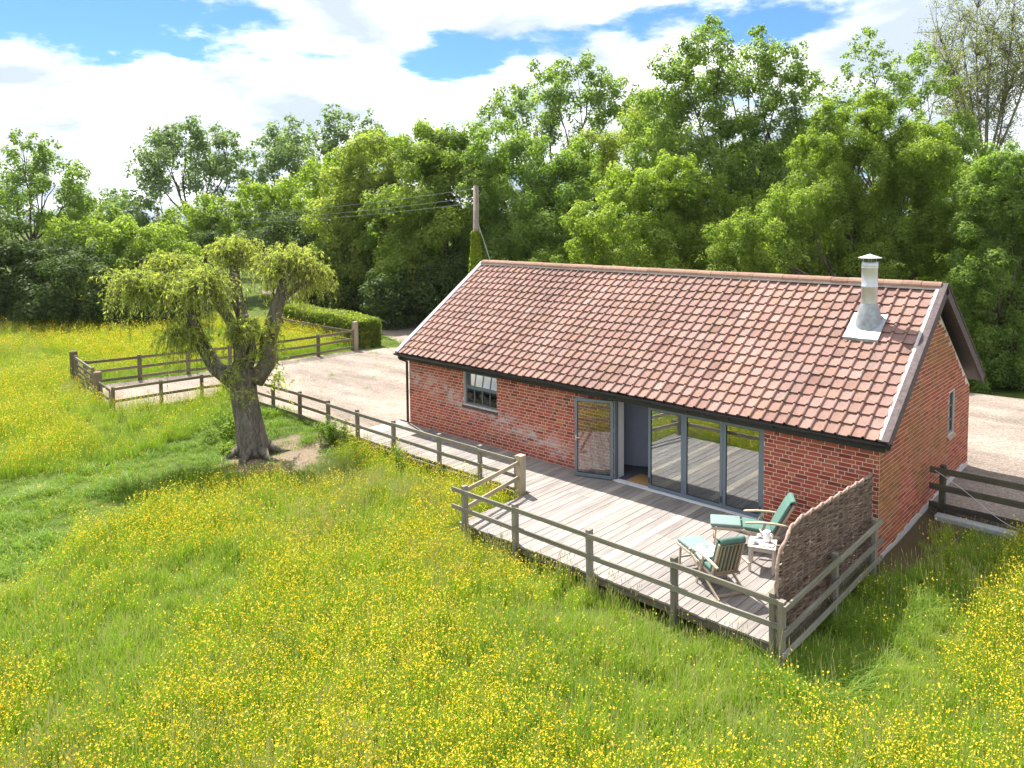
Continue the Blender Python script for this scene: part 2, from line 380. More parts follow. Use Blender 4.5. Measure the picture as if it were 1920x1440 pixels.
M['rail'] = wood('rail_timber', [(0, (.20, .18, .155)), (.4, (.25, .228, .195)), (.7, (.30, .272, .235)), (1, (.235, .21, .18))], .5, .8, .2)
M['railpale'] = wood('rail_timber_new', [(0, (.34, .285, .20)), (1, (.40, .335, .245))], .35)
M['yardrail'] = wood('yard_timber', [(0, (.13, .105, .075)), (.5, (.18, .14, .10)), (1, (.23, .18, .125))], .45, .85, .3)
M['darkrail'] = wood('dark_timber', [(0, (.058, .05, .045)), (1, (.10, .085, .07))], .4, .8, .3)
M['greyslab'] = simple('grey_slab', (.34, .36, .385), .9, 0, .12, 8, .3)
M['teak'] = wood('teak', [(0, (.42, .34, .25)), (.5, (.50, .42, .32)), (1, (.40, .32, .235))], .3, .7)
M['paletable'] = wood('limed_wood', [(0, (.50, .44, .37)), (1, (.56, .50, .43))], .22, .7)
M['cushion'] = simple('green_canvas', (.085, .175, .145), .85, 0, .1, 14, .3)
M['cushion2'] = simple('sage_canvas', (.17, .245, .23), .8, 0, .08, 14, .25)
M['linen'] = simple('white_linen', (.80, .79, .80), .9, 0, .04, 12, .3)
M['china'] = simple('white_china', (.82, .80, .80), .25, 0, .02, 3, 0)
M['saucer'] = simple('grey_china', (.30, .31, .36), .35, 0, .05, 3, 0)
def wattle_mat():
    t = NT('wattle'); p = t.coord(); a = t.noise(p, (8, 3.0, 42), 3, .6); b = t.noise(p, 30, 4, .7)
    c = t.ramp(a, [(.30, (.07, .046, .036)), (.48, (.165, .112, .088)), (.62, (.26, .19, .15)), (.74, (.42, .33, .26))])
    c = t.mix(1.0, c, t.ramp(b, [(.3, .6), (.7, 1.25)]), 'MULTIPLY'); t.pbr(c, .9, 0, t.bump(b, .5, .01), .15); return t.m
M['wattle'] = wattle_mat()
M['wattlerim'] = simple('hazel_rim', (.33, .235, .19), .85, 0, .25, 25, .5)
M['pole'] = wood('pole_timber', [(0, (.21, .17, .14)), (1, (.26, .21, .175))], .4)
M['wire'] = simple('wire', (.42, .44, .46), .5, .4); M['cable'] = simple('pale_cable', (.55, .55, .55), .6)
M['bark'] = bark_mat('bark', (.05, .042, .033), (.15, .125, .10)); M['willowbark'] = bark_mat('willow_bark', (.028, .023, .019), (.26, .225, .185), (9, 9, 2.4))
M['palebark'] = bark_mat('pale_bark', (.12, .105, .08), (.27, .24, .19)); M['ground'] = ground_mat(); M['gravel'] = gravel_mat()

# ------------------------------------------------------------------ ground and gravel
GRAVEL = np.array([(-.62, -2.0), (-5, -1.92), (-8.5, -2.0), (-9.05, -5.9), (-11.2, -5.75), (-14.1, -5.35), (-13.4, -1.3), (-12.65, 6.9), (-12.1, 8.2),
                   (-11.6, 9.0), (-13.2, 10.0), (-17, 11.2), (-25, 13.2), (-45, 19), (-45, 23), (-25, 16.2), (-17, 15.0), (-8, 15.2), (0, 15.6), (14, 16.6), (45, 21),
                   (45, 3.5), (14.4, 3.5), (14.4, .1), (-.62, .1)])
SHORT = np.array([on_z(*p, -.35)[:2] for p in [(-260, 960), (0, 905), (150, 880), (290, 850), (400, 800), (500, 775), (600, 800), (655, 845), (600, 885), (480, 905),
                                               (380, 930), (280, 965), (170, 1010), (60, 1090), (-60, 1200), (-260, 1250)]])
def inside(poly, x, y):
    r = np.zeros(x.shape, bool); n = len(poly)
    for i in range(n):
        x0, y0 = poly[i]; x1, y1 = poly[(i+1) % n]
        c = ((y0 > y) != (y1 > y)) & (x < (x1-x0)*(y-y0)/(y1-y0+1e-12) + x0); r ^= c
    return r
def sst(a, b, x):
    t = np.clip((x-a)/(b-a), 0, 1); return t*t*(3-2*t)
def wob(x, y): return .05*np.sin(x*.7+1.3)*np.cos(y*.9) + .03*np.sin(x*1.9+y*1.3) + .02*np.sin(x*3.7-y*2.9)
def zg(x, y):
    x = np.asarray(x, float); y = np.asarray(y, float)
    z = -.36 + .30*sst(-4, -10, x) + .25*sst(13.8, 14.5, x)*sst(-2.2, .8, y) + .02*sst(3, 8, y)
    z = z + .30*sst(-4.2, -2.1, y)*sst(1.2, -1.6, x)*sst(-14, -6, x)
    return z + wob(x, y)*.8 - .02
def ground_obj():
    xs = np.concatenate([[-900, -500, -260, -140, -90], np.arange(-64, 34, .8), [40, 60, 100, 200, 420, 900]])
    ys = np.concatenate([[-400, -200, -90, -45], np.arange(-26, 26, .8), [32, 45, 80, 140, 260, 500, 1200]])
    X, Y = np.meshgrid(xs, ys); Z = zg(X, Y)
    Z = np.where(inside(GRAVEL, X, Y), np.minimum(Z, -.12), Z); Z = np.where((X > -1) & (X < 14.3) & (Y > -4.9) & (Y < 8), np.minimum(Z, -.34), Z)
    V = np.stack([X, Y, Z], -1).reshape(-1, 3); nx = len(xs); F = []
    for j in range(len(ys)-1):
        for i in range(nx-1): F.append((j*nx+i, j*nx+i+1, (j+1)*nx+i+1, (j+1)*nx+i))
    o = link('ground', mesh('ground', V, F, M['ground'], True)); tag(o, kind='structure')
ground_obj()
def sheet(name, poly, z, mat):
    tri = tessellate_polygon([[Vector((p[0], p[1], 0)) for p in poly]])
    top = [(p[0], p[1], z) for p in poly]; n = len(poly); bot = [(p[0], p[1], z-.5) for p in poly]
    fs = []
    for t in tri:
        a, b, c = [poly[i] for i in t]
        cr = (b[0]-a[0])*(c[1]-a[1]) - (b[1]-a[1])*(c[0]-a[0]); fs.append(tuple(t) if cr > 0 else tuple(t)[::-1])
    fs += [(i, (i+1) % n, n+(i+1) % n, n+i) for i in range(n)]
    o = link(name, mesh(name, top+bot, fs, mat)); tag(o, kind='structure'); return o
sheet('gravel_yard', GRAVEL, -.01, M['gravel'])

# ------------------------------------------------------------------ the barn
L_, W_, HE, HR, OE, GL, GR = 14.45, 7.22, 2.37, 5.05, .33, .25, .27
HW = 2.17
barn = empty('brick_barn', (L_/2, W_/2, 0), 'long low red brick barn with pantile roof and glazed folding doors', 'barn')
DL, DR, DT = 8.09, 12.07, 2.10
WX0, WX1, WZ0, WZ1 = 2.55, 3.95, 1.06, 2.08
CO, ST = .0897, .273            # course height, stretcher pitch
JT = .013
ZB = -.4
def barn_walls():
    b = MB()
    for x0, x1, z0, z1 in [(0, WX0, ZB, HW), (WX0, WX1, ZB, WZ0), (WX1, DL, ZB, HW), (DR, L_, ZB, HW), (DL, DR, ZB, -.004), (WX0, WX1, WZ1, HW)]:
        b.box(x0, x1, .0, .30, z0, z1)
    fw = b.build('front_wall', M['mortar'], barn)
    def rk(y): return HW + (HR-.12-HE)*(1-abs(y-W_/2)/(W_/2))
    # gable with a slot window
    g = MB(); X0, X1 = L_-.30, L_; GY0, GY1, GZ0, GZ1 = 5.12, 5.72, 1.22, 2.30
    def poly(pts):
        n = len(pts); g.add([(X1, y, z) for y, z in pts] + [(X0, y, z) for y, z in pts],
                            [tuple(range(n)), tuple(range(2*n-1, n-1, -1))] + [(i, n+i, n+(i+1) % n, (i+1) % n) for i in range(n)])
    Y0 = .3
    poly([(0.0+Y0, ZB), (GY0, ZB), (GY0, rk(GY0)), (W_/2, rk(W_/2)), (Y0, rk(Y0))])
    poly([(GY0, ZB), (GY1, ZB), (GY1, GZ0), (GY0, GZ0)]); poly([(GY0, GZ1), (GY1, GZ1), (GY1, rk(GY1)), (GY0, rk(GY0))])
    poly([(GY1, ZB), (W_, ZB), (W_, HW), (GY1, rk(GY1))])
    gw = g.build('gable_wall', M['mortar'], barn)
    o = MB(); o.box(0, X0, W_-.3, W_, ZB, HW); o.build('back_wall', M['mortar'], barn)
    o = MB(); n = 5
    pts = [(.3, ZB), (W_-.3, ZB), (W_-.3, HW), (W_/2, rk(W_/2)), (.3, HW)]
    o.add([(0, y, z) for y, z in pts]+[(.3, y, z) for y, z in pts], [tuple(range(5))[::-1], tuple(range(5, 10))]+[(i, (i+1) % 5, 5+(i+1) % 5, 5+i) for i in range(5)])
    o.build('gable_wall', M['mortar'], barn)
    # courses of brick, two stretchers to a header
    pieces = []
    def courses(u0, u1, zmax, holes, face, ph):
        nz = int((zmax-ZB)/CO)+1
        for k in range(nz):
            z0 = -.36 + k*CO - .0; z1 = z0+CO-JT
            seq = [1, 1, .5]; u = u0 - ((k % 2)*1.25 + (k % 3)*.0 + ph)*ST*1.0; j = k % 3
            u -= 2.5*ST*0
            while u < u1:
                w = ST*seq[j % 3]; j += 1
                a, b_ = max(u, u0)+JT/2, min(u+w, u1)-JT/2; u += w
                segs = [(a, b_)]
                for h0, h1, hz0, hz1 in holes:
                    if z1 > hz0+.01 and z0 < hz1-.01:
                        ns = []
                        for p, q in segs:
                            if q <= h0 or p >= h1: ns.append((p, q)); continue
                            if p < h0-.03: ns.append((p, h0-.001))
                            if q > h1+.03: ns.append((h1+.001, q))
                        segs = ns
                for p, q in segs:
                    if q-p < .03: continue
                    if face == 'g':
                        if z1 > min(rk(p), rk(q))-.0: continue
                    elif z1 > zmax: continue
                    pieces.append((face, p, q, z0, z1))
    courses(0, L_, HW, [(WX0, WX1, WZ0-.05, WZ1), (DL, DR, -.5, 3)], 'f', 0)
    courses(0, W_, HR, [(GY0, GY1, GZ0-.1, GZ1)], 'g', .5)
    def score(p):
        f, a, b_, z0, z1 = p; m = (a+b_)/2
        c = Vector((m, 0, z0)) if f == 'f' else Vector((L_, m, z0)); v = Vector(CAM)-c; d = v.length
        n = Vector((0, -1, 0)) if f == 'f' else Vector((1, 0, 0))
        return (b_-a)*v.dot(n)/d/d/d*(1.0 if z0 > -.05 else .01)
    pieces.sort(key=score, reverse=True)
    shapes = {}
    def brick_mesh(w, h):
        key = (round(w, 4), round(h, 4))
        if key not in shapes:
            b2 = .004; d = .02
            vs = [(-w/2+b2, -.006, b2), (w/2-b2, -.006, b2), (w/2-b2, -.006, h-b2), (-w/2+b2, -.006, h-b2),
                  (-w/2, -.002, 0), (w/2, -.002, 0), (w/2, -.002, h), (-w/2, -.002, h), (-w/2, d, 0), (w/2, d, 0), (w/2, d, h), (-w/2, d, h)]
            fs = [(0, 1, 2, 3), (4, 5, 1, 0), (5, 6, 2, 1), (6, 7, 3, 2), (7, 4, 0, 3), (8, 9, 5, 4), (9, 10, 6, 5), (10, 11, 7, 6), (11, 8, 4, 7)]
            shapes[key] = mesh('brick', vs, fs, M['brick'])
        return shapes[key]
    nb = 0; rest_v, rest_f, tint = [], [], []
    for p in pieces:
        f, a, b_, z0, z1 = p; w = b_-a; pr = random.uniform(-.0015, .003)
        full = min(abs(w-(ST-JT)), abs(w-(ST/2-JT))) < .002
        if nb < 290 and full:
            me = brick_mesh(w, z1-z0)
            if f == 'f': link('brick', me, fw, ((a+b_)/2, -pr, z0), (0, random.uniform(-.006, .006), 0))
            else: link('brick', me, gw, (L_+pr, (a+b_)/2, z0), (0, 0, math.pi/2))
            nb += 1
        else:
            me = [(a, z0), (b_, z0), (b_, z1), (a, z1)]; t = random.random(); bb = .004
            inn = [(a+bb, z0+bb), (b_-bb, z0+bb), (b_-bb, z1-bb), (a+bb, z1-bb)]
            def P(u, z, o): return (u, -o, z) if f == 'f' else (L_+o, u, z)
            n0 = len(rest_v)
            rest_v += [P(u, z, .006+pr) for u, z in inn] + [P(u, z, .001) for u, z in me]
            q = [(0, 1, 2, 3)]+[(4+i, 4+(i+1) % 4, (i+1) % 4, i) for i in range(4)]
            rest_f += [tuple(n0+i for i in x) for x in q]; tint += [t]*5
    me = mesh('brickwork', [Vector(v)-Vector((L_/2, W_/2, 0)) for v in rest_v], rest_f, M['brickwork'])
    at = me.attributes.new('tint', 'FLOAT', 'FACE'); at.data.foreach_set('value', tint)
    o = link('brickwork', me, barn, (L_/2, W_/2, 0)); tag(o, kind='stuff')
    # footing of the gable, limewashed and crumbling
    b = MB(); random.seed(3)
    pts = [(y, random.uniform(-.10, -.03)+.10*sst(.5, 3, y)+.10*sst(3.2, 6.8, y)) for y in np.linspace(0, W_, 40)]
    for (ya, za), (yb, zb) in zip(pts[:-1], pts[1:]): b.add([(L_+.018, ya, ZB), (L_+.018, yb, ZB), (L_+.014, yb, zb), (L_+.014, ya, za), (L_, yb, zb+.01), (L_, ya, za+.01)], [(0, 1, 2, 3), (3, 2, 4, 5)])
    b.build('footing', M['verge'], barn)
    # slot window in the gable
    w = MB(); xg = L_-.035
    w.box(xg-.05, xg, GY0, GY0+.06, GZ0, GZ1); w.box(xg-.05, xg, GY1-.06, GY1, GZ0, GZ1); w.box(xg-.05, xg, GY0+.06, GY1-.06, GZ0, GZ0+.06)
    w.box(xg-.05, xg, GY0+.06, GY1-.06, GZ1-.06, GZ1)
    for z in (1.56, 1.92): w.box(xg-.045, xg-.005, GY0+.06, GY1-.06, z-.012, z+.012)
    wo = w.build('window', M['frame'], barn)
    for z0, z1 in ((GZ0+.06, 1.548), (1.572, 1.908), (1.932, GZ1-.06)):
        q = MB(); q.box(xg-.03, xg-.024, GY0+.06, GY1-.06, z0, z1); q.build('pane', M['window_glass'], wo)
    s = MB(); s.add([(L_+.05, GY0-.06, GZ0-.10), (L_+.05, GY1+.06, GZ0-.10), (L_+.05, GY1+.06, GZ0-.04), (L_+.05, GY0-.06, GZ0-.04), (xg, GY0-.001, GZ0-.10), (xg, GY1+.001, GZ0-.10), (xg, GY1+.001, GZ0), (xg, GY0-.001, GZ0)],
                    [(0, 1, 2, 3), (3, 2, 6, 7), (0, 3, 7, 4), (1, 5, 6, 2), (4, 5, 1, 0), (4, 7, 6, 5)])
    s.build('sill', M['ridge'], wo)
barn_walls()

SLOPE = math.atan2(HR-HE, W_/2+OE); SL = math.hypot(HR-HE, W_/2+OE)
def on_roof(x, s, up=0.0):       # s metres up the front slope from the eave
    return Vector((x, -OE + s*math.cos(SLOPE) - up*math.sin(SLOPE), HE + s*math.sin(SLOPE) + up*math.cos(SLOPE)))
def barn_roof():
    x0, x1 = -GL, L_+GR
    r = MB()
    for sgn in (0, 1):
        def Pt(x, s, up):
            p = on_roof(x, s, up); return p if sgn == 0 else Vector((p.x, W_-p.y, p.z))
        vs = [Pt(x0+.05, 0, -.05), Pt(x1-.05, 0, -.05), Pt(x1-.05, SL, -.05), Pt(x0+.05, SL, -.05), Pt(x0+.05, 0, -.13), Pt(x1-.05, 0, -.13), Pt(x1-.05, SL, -.13), Pt(x0+.05, SL, -.13)]
        fs = [(0, 1, 2, 3), (7, 6, 5, 4), (0, 4, 5, 1), (1, 5, 6, 2), (2, 6, 7, 3), (3, 7, 4, 0)]
        r.add(vs, fs if sgn == 0 else [f[::-1] for f in fs])
    roof = r.build('roof', M['black'], barn)
    b = MB(); b.add([on_roof(x0+.05, 0, -.045), on_roof(x1-.05, 0, -.045), on_roof(x1-.05, SL, -.045), on_roof(x0+.05, SL, -.045)], [(0, 1, 2, 3)]) if False else None
    # pantiles
    nr = 15; gz = SL/nr - .004; xs0, xs1 = x0+.10, x1-.175; nc = round((xs1-xs0)/.2615); pw = (xs1-xs0)/nc
    prof = [(-.02, .0), (.01, -.006), (.07, -.009), (.14, -.009), (.185, -.006), (.199, .014), (.214, .036), (.238, .042), (.256, .032), (.262, -.012)]
    prof = [(u*pw/.262, h) for u, h in prof]; TL = gz+.075; th = .030
    vs = []; n = len(prof)
    for k, (s, lift) in enumerate(((0, .046), (TL, .0))):
        vs += [(u, s, h+lift) for u, h in prof]
    vs += [(u, .002, h+.046-th) for u, h in prof]
    fs = [(i, i+1, n+i+1, n+i) for i in range(n-1)] + [(2*n+i, 2*n+i+1, i+1, i) for i in range(n-1)]
    tm = mesh('tile', vs, fs, M['tile']); tm.polygons.foreach_set('use_smooth', [False]*len(fs))
    spots = []
    for j in range(nr):
        for i in range(nc):
            x = xs0+i*pw; s = j*(SL-.10)/nr - .03
            spots.append((x, s, (Vector(CAM)-on_roof(x, s)).length))
    spots.sort(key=lambda t: t[2])
    RV, RF, TT, SM = [], [], [], []
    base = np.array(vs)
    for k, (x, s, d) in enumerate(spots):
        rot = (SLOPE+random.uniform(-.016, .016), random.uniform(-.02, .02), random.gauss(0, .014)); sag = .022*math.sin(x*.9)+.012*math.sin(x*2.3+s); s += random.gauss(0, .006)
        p = on_roof(x, s, -.012+sag*.5)
        if k < 290: link('tile', tm, roof, p, rot)
        else:
            mtx = np.array(Matrix.Rotation(rot[2], 3, 'Z') @ Matrix.Rotation(rot[1], 3, 'Y') @ Matrix.Rotation(rot[0], 3, 'X'))
            v = base @ mtx.T + np.array(p); n0 = len(RV)*len(base)
            RV.append(v); RF += [tuple(n0+q for q in f) for f in fs]; TT += [random.random()]*len(fs); SM += [False]*len(fs)
    V = np.concatenate(RV) - np.array((L_/2, W_/2, 0))
    me = mesh('tiles', V, RF, M['tiles']); at = me.attributes.new('tint', 'FLOAT', 'FACE'); at.data.foreach_set('value', TT)
    me.polygons.foreach_set('use_smooth', SM)
    tag(link('tile_field', me, barn, (L_/2, W_/2, 0)), kind='stuff')
    # ridge: bedded half-round caps
    bd = MB(); bd.bar((x0+.08, W_/2, HR-.03), (x1-.12, W_/2, HR-.03), .30, .06); bd.build('ridge_bedding', M['verge'], roof)
    nrg = 36; lr = (x1-x0-.22)/nrg
    rv = [];
    for xx in (0, lr-.008):
        for a in range(9):
            t = math.pi*a/8; rv.append((xx, -.165*math.cos(t), .125*math.sin(t)-.02))
    rf = [(a, a+1, 10+a, 9+a) for a in range(8)] + [tuple(range(9)), tuple(range(17, 8, -1))]
    rm = mesh('ridge_tile', rv, [f[::-1] for f in rf], M['ridge'])
    rt = NT('ridge_tile_clay'); rr = rt.rnd(); g = rt.noise(rt.pos(), 9, 6, .7)
    c = rt.mix(1.0, rt.ramp(rr, [(0, (.26, .155, .115)), (.5, (.30, .19, .145)), (1, (.23, .135, .10))]), rt.ramp(g, [(.25, .7), (.75, 1.2)]), 'MULTIPLY')
    rt.pbr(c, .9, 0, rt.bump(g, .3, .01), .2); rm.materials.clear(); rm.materials.append(rt.m)
    for i in range(nrg): link('ridge_tile', rm, roof, (x0+.12+i*lr, W_/2, HR+.015+random.uniform(-.004, .004)), (random.uniform(-.03, .03), 0, random.uniform(-.01, .01)))
    # verges and bargeboards
    def rake(name, xa, xb, ua, ub, mat, back, s0=-.04, s1=SL+.0):
        q = MB()
        def Pt(x, s, up):
            p = on_roof(x, s, up); return p if not back else Vector((p.x, W_-p.y, p.z))
        vs_ = [Pt(xa, s0, ua), Pt(xb, s0, ua), Pt(xb, s0, ub), Pt(xa, s0, ub), Pt(xa, s1, ua), Pt(xb, s1, ua), Pt(xb, s1, ub), Pt(xa, s1, ub)]
        fs_ = [(0, 1, 2, 3), (7, 6, 5, 4), (0, 4, 5, 1), (1, 5, 6, 2), (2, 6, 7, 3), (3, 7, 4, 0)]
        q.add(vs_, fs_ if back else fs_); return q.build(name, mat, barn)
    for back in (False, True):
        rake('barge_board', L_+GR-.06, L_+GR, -.17, .045, M['barge'], back, -.06, SL+.02)
        rake('barge_cap', L_+GR-.125, L_+GR+.015, .060, .090, M['barge'], back, -.07, SL+.04)
        rake('verge_fillet', L_+GR-.20, L_+GR-.128, .0, .066, M['verge'], back, -.02, SL-.08)
        rake('verge_fillet', -GL+.03, -GL+.12, -.02, .05, M['leftverge'], back, -.02, SL)
        rake('barge_board', -GL-.01, -GL+.028, -.17, .06, M['leftverge'], back, -.05, SL+.02)
    # fascia, gutter, downpipe
    q = MB(); q.box(-GL+.04, L_+GR-.08, -OE+.03, -OE+.06, HE-.23, HE-.06); q.box(-GL+.04, L_+GR-.08, -OE+.06, -.001, HE-.232, HE-.20); q.build('fascia', M['black'], barn)
    q = MB(); vs_ = []; ng = 8; gx0, gx1 = -GL-.03, L_+GR+.05
    for x in (gx0, gx1):
        for rr_ in (.07, .06):
            for a in range(ng+1):
                t = math.pi+math.pi*a/ng; vs_.append((x, -OE-.035+rr_*math.cos(t), HE-.045+rr_*math.sin(t)))
    m1 = ng+1
    fs_ = [(a, a+1, 2*m1+a+1, 2*m1+a) for a in range(ng)] + [(m1+a, 3*m1+a, 3*m1+a+1, m1+a+1) for a in range(ng)]
    fs_ += [(0, 2*m1, 3*m1, m1), (ng, m1+ng, 3*m1+ng, 2*m1+ng), tuple(range(m1)), tuple(range(2*m1, 3*m1))[::-1]]
    q.add(vs_, fs_); q.build('gutter', M['black'], barn)
    q = MB()
    for i in range(15):
        x = .2+i*1.02; q.box(x, x+.03, -OE-.11, -OE+.03, HE-.125, HE-.115)
    q.build('gutter_bracket', M['black'], barn)
    q = MB(); q.tube([(-.05, -OE-.03, HE-.10), (-.05, -OE-.02, HE-.2), (-.05, -.06, HE-.34), (-.05, -.06, 1.0), (-.05, -.06, .05)], [.042]*5, 10); q.build('downpipe', M['black'], barn, True)
    # flue
    c = on_roof(13.42, 3.28); fx, fy, fz = 13.42, 2.40, HE+(2.40+OE)*math.tan(SLOPE)
    s_c = (2.40+OE)/math.cos(SLOPE)
    q = MB(); ss = np.linspace(s_c-.58, s_c+.28, 5); uu = np.linspace(fx-.38, fx+.36, 6); idx = {}
    for a, s in enumerate(ss):
        for b2, x in enumerate(uu): idx[a, b2] = len(q.v); q.v.append(tuple(on_roof(x, s, .082+random.uniform(-.006, .006))))
    q.f += [(idx[a, b2], idx[a, b2+1], idx[a+1, b2+1], idx[a+1, b2]) for a in range(4) for b2 in range(5)]
    e = [idx[0, k] for k in range(6)]
    fl_v = []
    for k in range(6): q.v.append(tuple(on_roof(uu[k]+random.uniform(-.01, .01), ss[0]-.03+random.uniform(-.02, .02), .015)))
    n0 = len(q.v)-6; q.f += [(n0+k, n0+k+1, idx[0, k+1], idx[0, k]) for k in range(5)]
    fb = MB(); fb.lathe([(.182, .56), (.186, .53), (.215, .46), (.285, .12), (.31, -.06), (.33, -.22)], (fx, fy, fz-.08), 28)
    fl = MB(); prof_f = [(.170, .45), (.170, .84), (.178, .85), (.178, .87), (.170, .88), (.170, 1.27), (.177, 1.28), (.177, 1.30), (.170, 1.31), (.177, 1.33), (.177, 1.35), (.170, 1.36), (.170, 1.42), (.158, 1.42), (.155, 1.2)]
    fl.lathe(prof_f, (fx, fy, fz), 28); fo = fl.build('flue', M['steel'], barn, True)
    q.build('flashing', M['lead'], fo); fb.build('collar', M['lead'], fo, True)
    cp = MB(); cp.lathe([(.001, 1.60), (.25, 1.515), (.25, 1.505), (.001, 1.54)], (fx, fy, fz), 28); cp.build('cap', M['steel'], fo)
    for k in range(4):
        a = k*math.pi/2+.5; st_ = MB(); st_.bar((fx+.135*math.cos(a), fy+.135*math.sin(a), fz+1.40), (fx+.135*math.cos(a), fy+.135*math.sin(a), fz+1.53), .02, .006); st_.build('bracket', M['steel'], fo)
barn_roof()

def barn_joinery():
    # window with a half-open top light
    y0 = .09; w = MB(); x0, x1, z0, z1 = WX0, WX1, WZ0, WZ1
    w.box(x0, x0+.05, y0, y0+.06, z0, z1); w.box(x1-.05, x1, y0, y0+.06, z0, z1)
    w.box(x0+.05, x1-.05, y0, y0+.06, z0, z0+.05); w.box(x0+.05, x1-.05, y0, y0+.06, z1-.05, z1)
    zm = z0+.50*(z1-z0); w.box(x0+.05, x1-.05, y0-.01, y0+.055, zm-.03, zm+.03)
    xs = np.linspace(x0+.05, x1-.05, 5)
    for x in xs[1:-1]: w.box(x-.012, x+.012, y0+.005, y0+.045, z0+.05, zm-.03)
    wo = w.build('window', M['frame'], barn)
    for a, b in zip(xs[:-1], xs[1:]):
        q = MB(); q.box(a+.012, b-.012, y0+.022, y0+.028, z0+.05, zm-.03); q.build('pane', M['window_glass'], wo)
    # top sash hinged at the top, swung inward at the bottom edge
    tilt = .32; hh = z1-.05-zm-.03
    def T(x, v, o): return (x, y0+.03-o*math.cos(tilt)+ (hh-v)*math.sin(tilt)*0 + (v)*math.sin(tilt)*.55, zm+.03+v*math.cos(tilt))
    sb = MB()
    for xa, xb, va, vb in [(x0+.05, x0+.085, 0, hh), (x1-.085, x1-.05, 0, hh), (x0+.085, x1-.085, 0, .035), (x0+.085, x1-.085, hh-.035, hh)] + [(x-.011, x+.011, .035, hh-.035) for x in xs[1:-1]]:
        sb.add([T(xa, va, 0), T(xb, va, 0), T(xb, vb, 0), T(xa, vb, 0), T(xa, va, .03), T(xb, va, .03), T(xb, vb, .03), T(xa, vb, .03)], [(0, 3, 2, 1), (4, 5, 6, 7), (0, 1, 5, 4), (1, 2, 6, 5), (2, 3, 7, 6), (3, 0, 4, 7)])
    so = sb.build('sash', M['frame'], wo)
    ends = [x0+.085]+list(xs[1:-1])+[x1-.085]
    for a, b in zip(ends[:-1], ends[1:]):
        q = MB(); q.add([T(a, .035, .014), T(b, .035, .014), T(b, hh-.035, .014), T(a, hh-.035, .014)], [(0, 1, 2, 3)]); q.build('pane', M['window_glass'], wo)
    s = MB(); s.add([(x0-.04, -.045, z0-.10), (x1+.04, -.045, z0-.10), (x1+.04, -.045, z0-.045), (x0-.04, -.045, z0-.045), (x0-.04, y0, z0-.10), (x1+.04, y0, z0-.10), (x1+.04, y0, z0+.001), (x0-.04, y0, z0+.001)],
                    [(0, 1, 2, 3), (3, 2, 6, 7), (0, 3, 7, 4), (1, 5, 6, 2), (4, 5, 1, 0)]); s.build('sill', M['barge'], wo)
    # folding doors
    fy0, fy1 = .02, .10
    f = MB(); f.box(DL, DL+.06, fy0, fy1, 0, DT+.03); f.box(DR-.06, DR, fy0, fy1, 0, DT+.03); f.box(DL+.06, DR-.06, fy0, fy1, DT-.04, DT+.03); f.build('door_frame', M['frame'], barn)
    t = MB(); t.box(DL, DR, -.06, .12, -.035, .022); t.build('threshold', M['sill'], barn)
    xs = [9.085, 10.075, 11.08, DR-.055]
    def leaf(name, lx, hinge_right=None):
        fr = .068; d = .055; z0_, z1_ = .03, DT-.045
        m = MB(); m.box(0, fr, 0, d, z0_, z1_); m.box(lx-fr, lx, 0, d, z0_, z1_); m.box(fr, lx-fr, 0, d, z0_, z0_+fr+.02); m.box(fr, lx-fr, 0, d, z1_-fr, z1_)
        g = MB(); g.box(fr, lx-fr, d/2-.006, d/2+.006, z0_+fr+.02, z1_-fr)
        sl = MB(); e = .010
        for a, b, c, dd in [(fr, fr+e, z0_+fr+.02, z1_-fr), (lx-fr-e, lx-fr, z0_+fr+.02, z1_-fr), (fr+e, lx-fr-e, z0_+fr+.02, z0_+fr+.02+e), (fr+e, lx-fr-e, z1_-fr-e, z1_-fr)]: sl.box(a, b, -.003+.012, d-.009, c, dd)
        return m, g, sl
    def place(mb, name, mat, parent, origin, ang):
        c_, s_ = math.cos(ang), math.sin(ang)
        mb.v = [(origin[0]+x*c_-y*s_, origin[1]+x*s_+y*c_, z) for x, y, z in mb.v]; return mb.build(name, mat, parent)
    for i in range(3):
        a, b = xs[i]+.004, xs[i+1]-.004; m, g, sl = leaf('door', b-a)
        do = place(m, 'door', M['frame'], barn, (a, .03), 0); place(g, 'pane', M['glass'], do, (a, .03), 0); place(sl, 'seal', M['seal'], do, (a, .03), 0)
        h = MB(); xh = a+.03 if i == 0 else b-.03
        h.box(xh-.012, xh+.012, .012, .03, .16, .30); h.build('bolt', M['seal'], do)
    # the open leaf folded back towards the wall
    hx, hy, ang = DL+.012, -.035, math.radians(180+19.5); ln = 1.02
    m, g, sl = leaf('door', ln)
    do = place(m, 'door', M['frame'], barn, (hx, hy), ang); do['label'] = 'open glazed door leaf folded back towards the brick wall'
    place(g, 'pane', M['leafglass'], do, (hx, hy), ang); place(sl, 'seal', M['seal'], do, (hx, hy), ang)
    h = MB(); h.box(ln-.05, ln-.025, .055, .075, .95, 1.10); h.box(ln-.16, ln-.025, .075, .09, 1.02, 1.045); place(h, 'handle', M['steel'], do, (hx, hy), ang)
    # interior
    q = MB(); q.box(.3, L_-.3, .12, W_-.3, -.05, .012); q.build('floor', M['carpet'], barn)
    q = MB(); q.box(DL-.004, DL+.012, .105, .42, .012, DT+.02); q.box(DL-.10, DL-.004, .302, .42, .012, DT+.02); q.build('door_reveal', M['plaster'], barn)
    q = MB(); n = 18; vs = []
    for i in range(n+1):
        a = math.radians(-80+i*(95/n)); vs += [(7.1+2.1*math.cos(a), 3.2+2.1*math.sin(a), .012), (7.1+2.1*math.cos(a), 3.2+2.1*math.sin(a), 2.6)]
